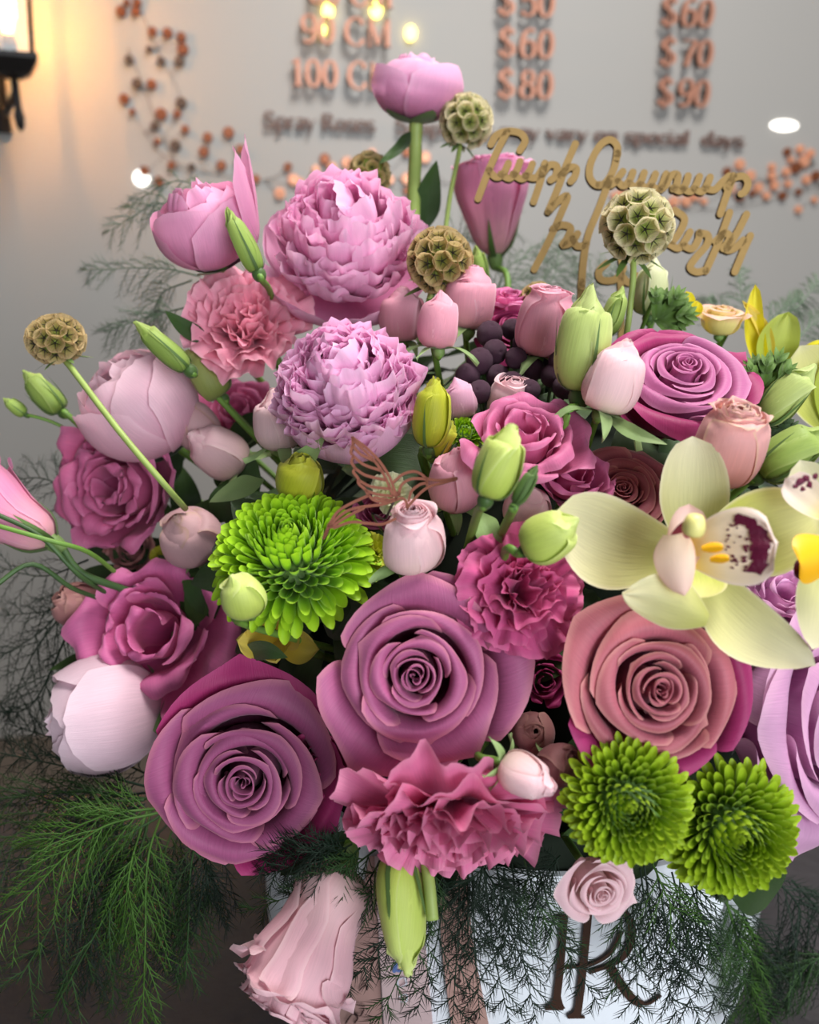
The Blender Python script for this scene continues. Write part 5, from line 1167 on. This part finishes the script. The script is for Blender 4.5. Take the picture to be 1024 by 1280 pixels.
# ---------------------------------------------------------------- wooden lettering
TD = 0.47
TPX = TD / FPX
tn = facing((0.0, -0.05, 1)); tr_ = CR; tu = CU
top_c = at(760, 270, TD)
def topper3(x, y, h): return top_c + CR * ((560 + x / 2.56 - 760) * TPX) - CU * ((120 + y / 2.56 - 270) * TPX) + CB * h
topper = empty('wooden_lettering', at(725, 400, TD), 'flat wooden cut-out in Armenian cursive lettering on a stick', 'cake topper')
words = {
 'word': [
  [[(228, 182), (245, 150), (228, 126), (190, 120), (155, 132), (136, 162)], [(188, 122), (160, 175), (125, 255), (95, 335)],
   [(130, 245), (152, 266), (175, 256), (192, 222)], [(168, 256), (195, 270), (216, 248), (229, 216)], [(206, 256), (236, 272), (258, 248), (268, 224)], [(245, 262), (278, 268), (300, 240)],
   [(308, 222), (292, 285), (272, 345)], [(298, 258), (322, 228), (346, 232), (342, 262), (326, 276)], [(405, 160), (376, 228), (350, 300), (318, 376)], [(358, 262), (384, 236), (407, 238), (404, 262), (390, 280)]],
  [[(535, 210), (538, 168), (515, 147), (484, 165), (456, 215), (450, 262), (470, 290), (498, 286), (525, 245), (540, 190)], [(515, 270), (482, 360), (446, 450), (430, 540), (424, 640)],
   [(480, 290), (520, 290), (545, 262), (556, 248)], [(540, 280), (558, 294), (578, 275), (588, 250)], [(575, 285), (596, 297), (614, 278), (624, 252)], [(612, 290), (634, 300), (650, 280), (660, 256)], [(648, 296), (672, 304), (686, 278), (694, 256)],
   [(676, 306), (694, 290), (708, 262), (730, 258), (728, 288), (716, 304)], [(716, 300), (738, 310), (756, 288), (764, 262)], [(748, 304), (772, 312), (790, 290), (800, 264)], [(784, 304), (808, 312), (824, 290), (834, 266)], [(820, 302), (848, 306), (872, 282), (895, 262)],
   [(908, 262), (884, 330), (866, 384)], [(886, 300), (908, 270), (940, 264), (954, 286), (944, 312), (932, 320)]],
  [[(318, 376), (350, 342), (380, 326), (360, 380), (320, 470), (274, 560)], [(334, 430), (362, 418), (390, 428), (378, 462), (364, 482), (392, 474), (412, 446)], [(396, 462), (412, 486), (440, 480)]],
  [[(505, 540), (480, 565), (488, 592), (530, 592), (556, 560), (552, 530)], [(548, 575), (575, 602), (600, 580)]],
  [[(722, 372), (752, 398), (738, 440), (715, 470)], [(705, 480), (734, 492), (758, 462), (770, 440)], [(748, 484), (776, 494), (796, 466), (800, 442)], [(800, 444), (826, 450), (824, 480), (790, 520), (770, 552), (790, 568), (818, 562)]],
  [[(896, 378), (862, 470), (820, 565)], [(850, 470), (882, 444), (896, 460), (876, 494)], [(950, 384), (918, 446), (886, 496), (912, 492), (940, 466)], [(962, 452), (940, 500), (912, 568)]],
 ]}
for strokes in words['word']:
    st_ = [stroke_np(s, 23, 23) for s in strokes]
    V, F, mi = strokes_solid(st_, topper3, 0.003)
    obj('word', mesh_np('word', V, F, None, mats=[M['mdf'], M['mdf_edge']], midx=mi, smooth=False), topper, True)
V, F, mi = strokes_solid([stroke_np([(424, 600), (424, 800), (424, 1000)], 23, 23)], topper3, 0.003)
obj('stick', mesh_np('stick', V, F, None, mats=[M['mdf'], M['mdf_edge']], midx=mi, smooth=False), topper, True)
V, F, mi = strokes_solid([stroke_np([(548, 560), (552, 780), (555, 1000)], 20, 20)], topper3, 0.003)
obj('stick', mesh_np('stick', V, F, None, mats=[M['mdf'], M['mdf_edge']], midx=mi, smooth=False), topper, True)

# ---------------------------------------------------------------- wooden hummingbird
HD = dome_depth(490, 615) - 0.035
bird_c = at(490, 615, HD)
HR = (CR * 0.97 - CB * 0.2).normalized()
def bird3(x, y, h):
    return bird_c + HR * ((400 + x / 5.12 - 490) * HD / FPX) - CU * ((530 + y / 5.12 - 615) * HD / FPX) + CB * h
bird = empty('hummingbird_ornament', at(490, 640, HD), 'copper brown openwork hummingbird cut-out over the blush spray rose', 'ornament')
bw = 18
parts = {
 'wing': [[(210, 95), (300, 160), (380, 240), (440, 330), (470, 400), (490, 475)], [(215, 110), (290, 180), (350, 240), (400, 310), (440, 390), (470, 460)],
          [(210, 95), (212, 140), (200, 190), (215, 212), (204, 250), (226, 290), (216, 312), (246, 352), (250, 385), (292, 422), (312, 456), (352, 490), (405, 496), (482, 480)],
          [(213, 148), (262, 200), (355, 244)], [(215, 212), (285, 266), (395, 302)], [(225, 288), (295, 332), (416, 360)], [(255, 367), (325, 402), (442, 416)], [(295, 428), (372, 452), (466, 462)], [(350, 472), (430, 482)]],
 'tail': [[(310, 460), (200, 510), (120, 560), (75, 625), (50, 680), (30, 725)], [(490, 485), (400, 515), (280, 530), (180, 555), (100, 615), (72, 655)], [(280, 540), (180, 590), (75, 658)], [(95, 662), (200, 627), (310, 635), (400, 640), (482, 608)], [(62, 640), (48, 690), (30, 725)]],
 'head': [[(475, 372), (530, 325), (600, 305), (650, 320), (692, 350), (780, 360), (885, 345)], [(505, 455), (525, 390), (580, 355), (640, 350), (690, 355)], [(885, 350), (800, 375), (720, 395), (660, 430), (600, 490), (560, 535)],
          [(570, 490), (590, 430), (640, 390), (690, 375)], [(690, 348), (690, 388)], [(490, 485), (530, 475), (555, 500), (560, 535)], [(490, 470), (498, 440), (510, 455)]]}
for nm, ss in parts.items():
    V, F, mi = strokes_solid([stroke_np(s, bw, bw) for s in ss], bird3, 0.003)
    obj(nm, mesh_np(nm, V, F, None, mats=[M['copper_wood'], M['copper_edge']], midx=mi, smooth=False), bird, True)
tube('wire', [tuple(bird3(470, 500, 0)), tuple(bird3(420, 610, -0.006)), tuple(bird3(395, 700, -0.02)), tuple(foam_point(bird3(380, 760, -0.03)))], 0.0005, M['wire'], bird, 5, 14)

# ---------------------------------------------------------------- petals and blooms deep between the others
for (x, y, sz, f, mt, lab, dd) in ((300, 520, 110, (0.1, 0.5, 0.8), 'lisi_mauve', 'shaded mauve lisianthus between the blush rosebuds and the dense frilly peony', 0.03),
        (715, 600, 110, (0.1, 0.6, 0.8), 'lisi', 'pink lisianthus with a drooping rim right of the ruffled mauve one', 0.015), (165, 690, 70, (0, 0.4, 0.9), 'spray_dark', 'dark rose brown bloom deep above the ruffled pink lisianthus', 0.04),
        (470, 640, 60, (0, 0.4, 0.9), 'lisi', 'small pink bloom in the shade behind the hummingbird', 0.03), (975, 745, 110, (0.1, 0.5, 0.8), 'lilac', 'lilac petals showing between the two orchids', 0.02), (400, 950, 90, (0.2, 0, 1), 'magenta', 'dark magenta bloom deep between the plum and mauve roses', 0.03), (680, 850, 70, (0, 0, 1), 'magenta', 'dark magenta bloom deep between the mauve and dusty roses', 0.03)):
    r = head('lisianthus', x, y, sz, f, dd=dd, label=lab, cat='flower', group='blooms deep in the bouquet'); lisianthus(r, M[mt], sd(), N=8); stem(r, -0.95, 0.002)
# ---------------------------------------------------------------- leaves
G_LEAF = 'leaves among the flowers'
def pl(*pts):
    return [at(x, y, (dome_depth(x, y) if d is None or abs(d) < 0.2 else 0) + (d or 0)) for x, y, d in pts]
def wleaf(pts, W, mat, label, **k):
    d = (Vector(pts[0]) - CAM).dot(_F)
    return leaf('leaf', pts, W * d / FPX, mat, label, 'leaf', G_LEAF, **k)
wleaf(pl((530, 290, 0.53), (535, 250, 0.53), (546, 200, 0.525)), 17, M['leaf_dark'], 'dark green pointed leaf beside the tall peony stem')
wleaf(pl((513, 165, 0.52), (500, 185, 0.51), (474, 204, 0.50)), 8, M['leaf_dark'], 'small drooping leaf right under the tall round peony', wav=0.2)
wleaf(pl((262, 425, 0.0), (235, 412, 0.0), (206, 388, 0.01)), 11, M['leaf_dark'], 'dark pointed leaf between the slim bud and the light carnation')
wleaf(pl((330, 600, 0.0), (300, 610, 0.0), (262, 628, -0.01)), 14, M['sepal'], 'pale green leaf under the tilted blush rosebud', wav=0.15)
wleaf(pl((352, 595, -0.005), (380, 575, -0.01), (408, 545, -0.02)), 14, M['sepal'], 'pale green leaf curling in front of the dense frilly peony', wav=0.15)
wleaf(pl((600, 640, 0.0), (610, 665, -0.005), (628, 700, 0.0)), 16, M['sepal'], 'grey green leaf beside the half open blush spray rose', wav=0.1)
wleaf(pl((300, 820, 0.01), (330, 812, 0.0), (360, 822, 0.0)), 12, M['leaf_dark'], 'dark green leaf above the plum mauve rose')
wleaf(pl((760, 520, 0.0), (790, 540, -0.012), (835, 556, -0.02)), 9, M['sepal'], 'thin green sepal leaf lying across the orchid mauve rose', wav=0.1)
wleaf(pl((150, 830, 0.02), (110, 822, 0.02), (60, 838, 0.03)), 10, M['leaf_dark'], 'dark narrow leaf beside the ruffled pink lisianthus')
# parsley-like lobed leaves
def lobed(px, py, size, ang, label, dd=0.0, mat='leaf', seed=1, depth=None):
    g = np.random.default_rng(seed); d = depth if depth is not None else dome_depth(px, py) + dd
    r = empty('lobed_leaf', at(px, py, d), label, 'leaf', 'lobed leaves'); q = d / FPX
    for k in range(7):
        a = ang + (k - 3) * 0.36 + g.uniform(-0.08, 0.08); L = size * (1 - 0.10 * abs(k - 3)) * g.uniform(0.85, 1.1)
        for j, (f, da, ll, w) in enumerate(((0.0, 0, 1.0, 0.11), (0.45, 0.55, 0.45, 0.07), (0.45, -0.55, 0.45, 0.07), (0.65, 0.5, 0.32, 0.06), (0.65, -0.5, 0.32, 0.06))):
            bx, by = px + math.cos(a) * L * f, py - math.sin(a) * L * f; aa = a + da
            pts = [at(bx + math.cos(aa) * L * ll * t, by - math.sin(aa) * L * ll * t, d - 0.012 * (f + ll * t) + 0.01 * t * t + 0.004 * (k % 2)) for t in (0, 0.5, 1)]
            leaf('lobe', pts, w * size * q, M[mat], None, fold=0.4, nu=5, nv=7, parent=r, base=0.4)
    tube('stalk', [tuple(at(px, py, d)), tuple(at(px - math.cos(ang) * 20, py + math.sin(ang) * 20, d + 0.03)), tuple(foam_point(at(px, py, d + 0.03)))], 0.0012, M['stem'], r, 5, 10)
    return r
lobed(955, 490, 66, 1.1, 'dark green parsley-like leaf in front of the yellow flower', dd=-0.005, seed=1)
lobed(820, 400, 62, 0.5, 'bright green parsley-like leaf under the greenish white bud', dd=0.03, mat='leaf', seed=2)
lobed(960, 545, 52, 0.3, 'parsley-like leaf between the two green buds at the right', dd=0.015, mat='leaf_dark', seed=3)
lobed(900, 1105, 30, -1.2, 'small green leaf tucked under the green chrysanthemum', dd=0.02, mat='leaf_dark', seed=4)
# shaded leaves filling the gaps on a smaller dome
lg = np.random.default_rng(12)
cnt = 0
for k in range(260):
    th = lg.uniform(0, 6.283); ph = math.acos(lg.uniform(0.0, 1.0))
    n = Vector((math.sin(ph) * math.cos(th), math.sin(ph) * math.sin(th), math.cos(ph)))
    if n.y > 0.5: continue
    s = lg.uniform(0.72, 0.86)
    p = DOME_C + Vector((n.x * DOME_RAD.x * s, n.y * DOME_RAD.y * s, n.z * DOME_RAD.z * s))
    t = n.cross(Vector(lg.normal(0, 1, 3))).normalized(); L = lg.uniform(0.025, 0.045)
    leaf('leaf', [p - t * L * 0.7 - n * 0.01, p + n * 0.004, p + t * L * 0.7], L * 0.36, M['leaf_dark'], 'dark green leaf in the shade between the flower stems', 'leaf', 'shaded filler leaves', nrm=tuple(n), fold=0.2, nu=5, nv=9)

# ---------------------------------------------------------------- asparagus fern
fg = np.random.default_rng(21)
def fr(pts, label, mat='fern', group='asparagus fern fronds', plane=None, **k):
    P = [at(x, y, d) for x, y, d in pts]
    return frond(P, label, M[mat], group, plane=plane, seed=int(fg.integers(1e6)), **k)
LBL = {'l': 'feathery green fern frond spreading below the blush peony over the dark table',
       'h': 'fine green fern frond hanging straight down beside the plum rose',
       'b': 'dark fern frond hanging over the white box between carnation and monogram',
       'r': 'fern frond hanging along the box edge under the green chrysanthemums',
       't': 'wispy fern tip rising behind the yellow flower', 'w': 'thin wispy fern twig behind the half closed peony',
       'm': 'blurred fern twigs behind the wooden lettering', 's': 'dim fern frond behind the dusky bud at the left', 'x': 'fern frond in the shade at the far right of the box'}
# left spread
for (a, b, c, mt, w) in (
    [((190, 985, .40), (90, 960, .42), (-30, 935, .43), 'fern_dark', .05), ((180, 1000, .39), (80, 1010, .40), (-30, 1075, .40), 'fern', .055), ((200, 1015, .38), (110, 1045, .37), (-10, 1170, .36), 'fern_lime', .05),
     ((190, 990, .42), (110, 1000, .44), (-20, 1010, .46), 'fern_dark', .055), ((200, 1020, .39), (120, 1075, .38), (20, 1230, .37), 'fern', .05), ((210, 1030, .40), (150, 1090, .39), (60, 1200, .38), 'fern_dark', .05),
     ((180, 1005, .41), (70, 1050, .42), (-40, 1120, .42), 'fern_dark', .05), ((205, 1010, .385), (130, 1020, .375), (40, 1060, .37), 'fern_lime', .045), ((200, 975, .43), (120, 940, .45), (10, 905, .47), 'fern_dark', .05), ((195, 1000, .40), (100, 990, .41), (-20, 1000, .41), 'fern', .05)]):
    fr([a, b, c], LBL['l'], mt, width=w * 0.62, nb=12, nn=6, nl=0.013, rad=0.00026)
for (x0, x1, y1, mt) in ((150, 140, 1262, 'fern'), (185, 178, 1290, 'fern_lime'), (215, 205, 1215, 'fern_dark'), (240, 232, 1225, 'fern'), (125, 108, 1240, 'fern_dark'), (258, 262, 1130, 'fern_dark'), (205, 222, 1180, 'fern'), (170, 60, 1275, 'fern'), (165, 150, 1180, 'fern_lime')):
    d = 0.385 + fg.uniform(-0.015, 0.015)
    fr([(x0 + 20, 1010, d + 0.02), (x0, 1075, d), ((x0 + x1) / 2, (1075 + y1) / 2, d - 0.005), (x1, y1, d)], LBL['h'], mt, width=0.02, nb=9, nn=6, nl=0.014, droop=0.9, start=0.2, rad=0.00028)
# in front of the box: narrow sprays hanging down
def hang(x0, y0, x1, y1, mt, lab, w=0.016, dn=0.0, nb=7):
    d0 = (cylpt(x0, max(y0, 1100)) - CAM).dot(_F); d1 = (cylpt(min(x1, 925), min(y1, 1280)) - CAM).dot(_F) if y1 > 1100 else d0
    mx, my = x0 + (x1 - x0) * 0.35, y0 + (y1 - y0) * 0.5
    fr([(x0, y0, 0.345 + dn), (mx, my, min(0.335, d0 - 0.012) + dn), (x1, y1, min(0.345, d1 - 0.010) + dn)], lab, mt, width=w, nb=nb, nn=5, nl=0.0095, rad=0.00027, flat=0.2, stem_rad=0.00045, droop=0.12, start=0.1)
for (x0, y0, x1, y1, mt, w) in ((470, 1062, 300, 1142, 'fern', .014), (480, 1070, 345, 1205, 'fern_dark', .014), (500, 1080, 375, 1172, 'fern', .012), (520, 1085, 415, 1255, 'fern_dark', .016), (535, 1085, 470, 1285, 'fern', .016), (560, 1085, 520, 1270, 'fern_dark', .016), (575, 1085, 565, 1285, 'fern_dark', .016),
        (590, 1085, 600, 1275, 'fern_dark', .018), (605, 1085, 640, 1290, 'fern_dark', .018), (620, 1080, 665, 1230, 'fern_dark', .018), (640, 1078, 672, 1285, 'fern_dark', .018), (600, 1080, 690, 1160, 'fern_dark', .014), (655, 1075, 720, 1205, 'fern', .016), (670, 1075, 752, 1262, 'fern_dark', .016), (545, 1085, 500, 1190, 'fern', .014), (585, 1088, 585, 1200, 'fern_dark', .016), (630, 1085, 630, 1190, 'fern_dark', .016), (560, 1085, 440, 1225, 'fern_dark', .013)):
    hang(x0, y0, x1, y1, mt, LBL['b'], w)
for (x0, y0, x1, y1, mt, w) in ((790, 1085, 800, 1285, 'fern_dark', .018), (805, 1080, 850, 1280, 'fern_dark', .018), (820, 1085, 880, 1290, 'fern_dark', .018), (815, 1078, 900, 1200, 'fern_lime', .016), (840, 1090, 915, 1285, 'fern_dark', .018), (860, 1095, 935, 1240, 'fern', .016), (800, 1085, 830, 1215, 'fern_dark', .018), (850, 1090, 850, 1230, 'fern_dark', .018), (780, 1085, 770, 1245, 'fern', .014), (870, 1100, 880, 1200, 'fern_dark', .016)):
    hang(x0, y0, x1, y1, mt, LBL['r'], w)
for (x0, y0, x1, y1, mt, w) in ((900, 1110, 955, 1290, 'fern', .020), (915, 1110, 968, 1270, 'fern_dark', .018), (905, 1115, 935, 1290, 'fern_lime', .018)):
    fr([(x0, y0, .40), ((x0 + x1) / 2 + 8, (y0 + y1) / 2, .41), (x1, y1, .43)], LBL['r'], mt, width=w * 1.2, nb=14, nn=7, nl=0.011, rad=0.0003, flat=0.25, droop=0.6)
for (a, b, c, mt, w) in ([((960, 1090, .42), (1000, 1140, .43), (985, 1210, .44), 'fern_dark', .04), ((990, 1100, .43), (1030, 1150, .44), (1060, 1230, .45), 'fern_dark', .045), ((1040, 1190, .43), (1010, 1205, .43), (985, 1220, .43), 'fern', .03)]):
    fr([a, b, c], LBL['x'], mt, width=w, nb=14, nn=8, nl=0.010)
# wisps behind
for (a, b, c) in ([((255, 330, .52), (210, 255, .53), (130, 292, .54)), ((250, 345, .52), (195, 335, .53), (100, 338, .54)), ((250, 380, .50), (190, 395, .51), (130, 415, .52)), ((240, 350, .52), (200, 370, .53), (190, 420, .54)), ((320, 330, .52), (235, 228, .56), (155, 260, .58))]):
    fr([a, b, c], LBL['w'], 'fern_grey', width=0.022, nb=10, nn=6, nl=0.010, start=0.25, rad=0.00022)
for (a, b, c) in ([((610, 400, .57), (640, 330, .58), (720, 310, .60)), ((600, 380, .57), (650, 350, .58), (740, 345, .60)), ((640, 400, .57), (690, 350, .58), (700, 300, .60)), ((720, 400, .56), (740, 350, .57), (780, 330, .58)), ((590, 350, .58), (570, 300, .59), (640, 280, .6))]):
    fr([a, b, c], LBL['m'], 'fern_grey', width=0.04, nb=11, nn=6, nl=0.012, start=0.2, rad=0.00022)
for (a, b, c) in ([((960, 420, .56), (930, 380, .57), (924, 335, .58)), ((960, 410, .56), (1000, 380, .57), (1024, 350, .58)), ((930, 410, .56), (895, 385, .57), (885, 372, .58)), ((985, 440, .55), (1010, 410, .56), (1040, 395, .57)), ((950, 410, .56), (980, 385, .57), (1000, 372, .58))]):
    fr([a, b, c], LBL['t'], 'fern_grey', width=0.02, nb=11, nn=6, nl=0.008, start=0.2, rad=0.00022)
for (a, b, c) in ([((110, 700, .47), (50, 720, .49), (-30, 700, .5)), ((110, 720, .46), (50, 790, .48), (-20, 830, .49)), ((100, 740, .46), (40, 820, .48), (10, 900, .5)), ((120, 640, .48), (60, 600, .5), (10, 600, .52)), ((90, 780, .45), (40, 880, .47), (-10, 890, .49)), ((100, 760, .47), (60, 850, .48), (30, 960, .49)), ((130, 730, .47), (80, 760, .48), (0, 770, .5))]):
    fr([a, b, c], LBL['s'], 'fern_dark', width=0.035, nb=8, nn=5, nl=0.012, rad=0.00026)
# bare dark stems of the leaning lisianthus spray, and the cut stem under the carnation
for (p, c, lab) in (([(-10, 640, .385), (50, 670, .39), (100, 720, .40), (140, 745, .43)], 'stem_dark', 'dark bare stem crossing the left goblet lisianthus, upper'), ([(-10, 655, .38), (60, 675, .385), (110, 690, .40), (150, 720, .43)], 'stem', 'pale green bare stem crossing the left goblet lisianthus'), ([(-10, 735, .38), (40, 705, .39), (90, 735, .405), (130, 750, .43)], 'stem_dark', 'dark bare stem below the left goblet lisianthus'), ([(528, 1050, .325), (536, 1100, .315), (541, 1150, .31)], 'stem_pale', 'cut green stem hanging beside the lime bud')):
    o = tube('bare_stem', [tuple(at(*q)) for q in p], 0.0012 if 'cut' not in lab else 0.0024, M[c], None, 8, 16, False); tag(o, lab, 'stem')

for (x0, y0, x1, y1, mt, w) in ((440, 1055, 330, 1095, 'fern_dark', .016), (430, 1050, 345, 1060, 'fern_dark', .016), (450, 1060, 360, 1120, 'fern', .014), (420, 1055, 320, 1075, 'fern_dark', .016), (700, 1070, 640, 1110, 'fern_dark', .016), (610, 1075, 560, 1120, 'fern_dark', .016)):
    hang(x0, y0, x1, y1, mt, 'dark fern frond tucked along the box rim under the roses', w, nb=9)
for (a, b, c) in (((420, 1030, .37), (385, 1065, .36), (350, 1095, .36)), ((400, 1020, .375), (360, 1050, .37), (325, 1060, .37)), ((440, 1040, .36), (420, 1075, .35), (415, 1110, .35))):
    wleaf([at(*a), at(*b), at(*c)], 24, M['leaf_dark'], 'broad dark leaf lapping over the box rim under the plum rose', wav=0.1)

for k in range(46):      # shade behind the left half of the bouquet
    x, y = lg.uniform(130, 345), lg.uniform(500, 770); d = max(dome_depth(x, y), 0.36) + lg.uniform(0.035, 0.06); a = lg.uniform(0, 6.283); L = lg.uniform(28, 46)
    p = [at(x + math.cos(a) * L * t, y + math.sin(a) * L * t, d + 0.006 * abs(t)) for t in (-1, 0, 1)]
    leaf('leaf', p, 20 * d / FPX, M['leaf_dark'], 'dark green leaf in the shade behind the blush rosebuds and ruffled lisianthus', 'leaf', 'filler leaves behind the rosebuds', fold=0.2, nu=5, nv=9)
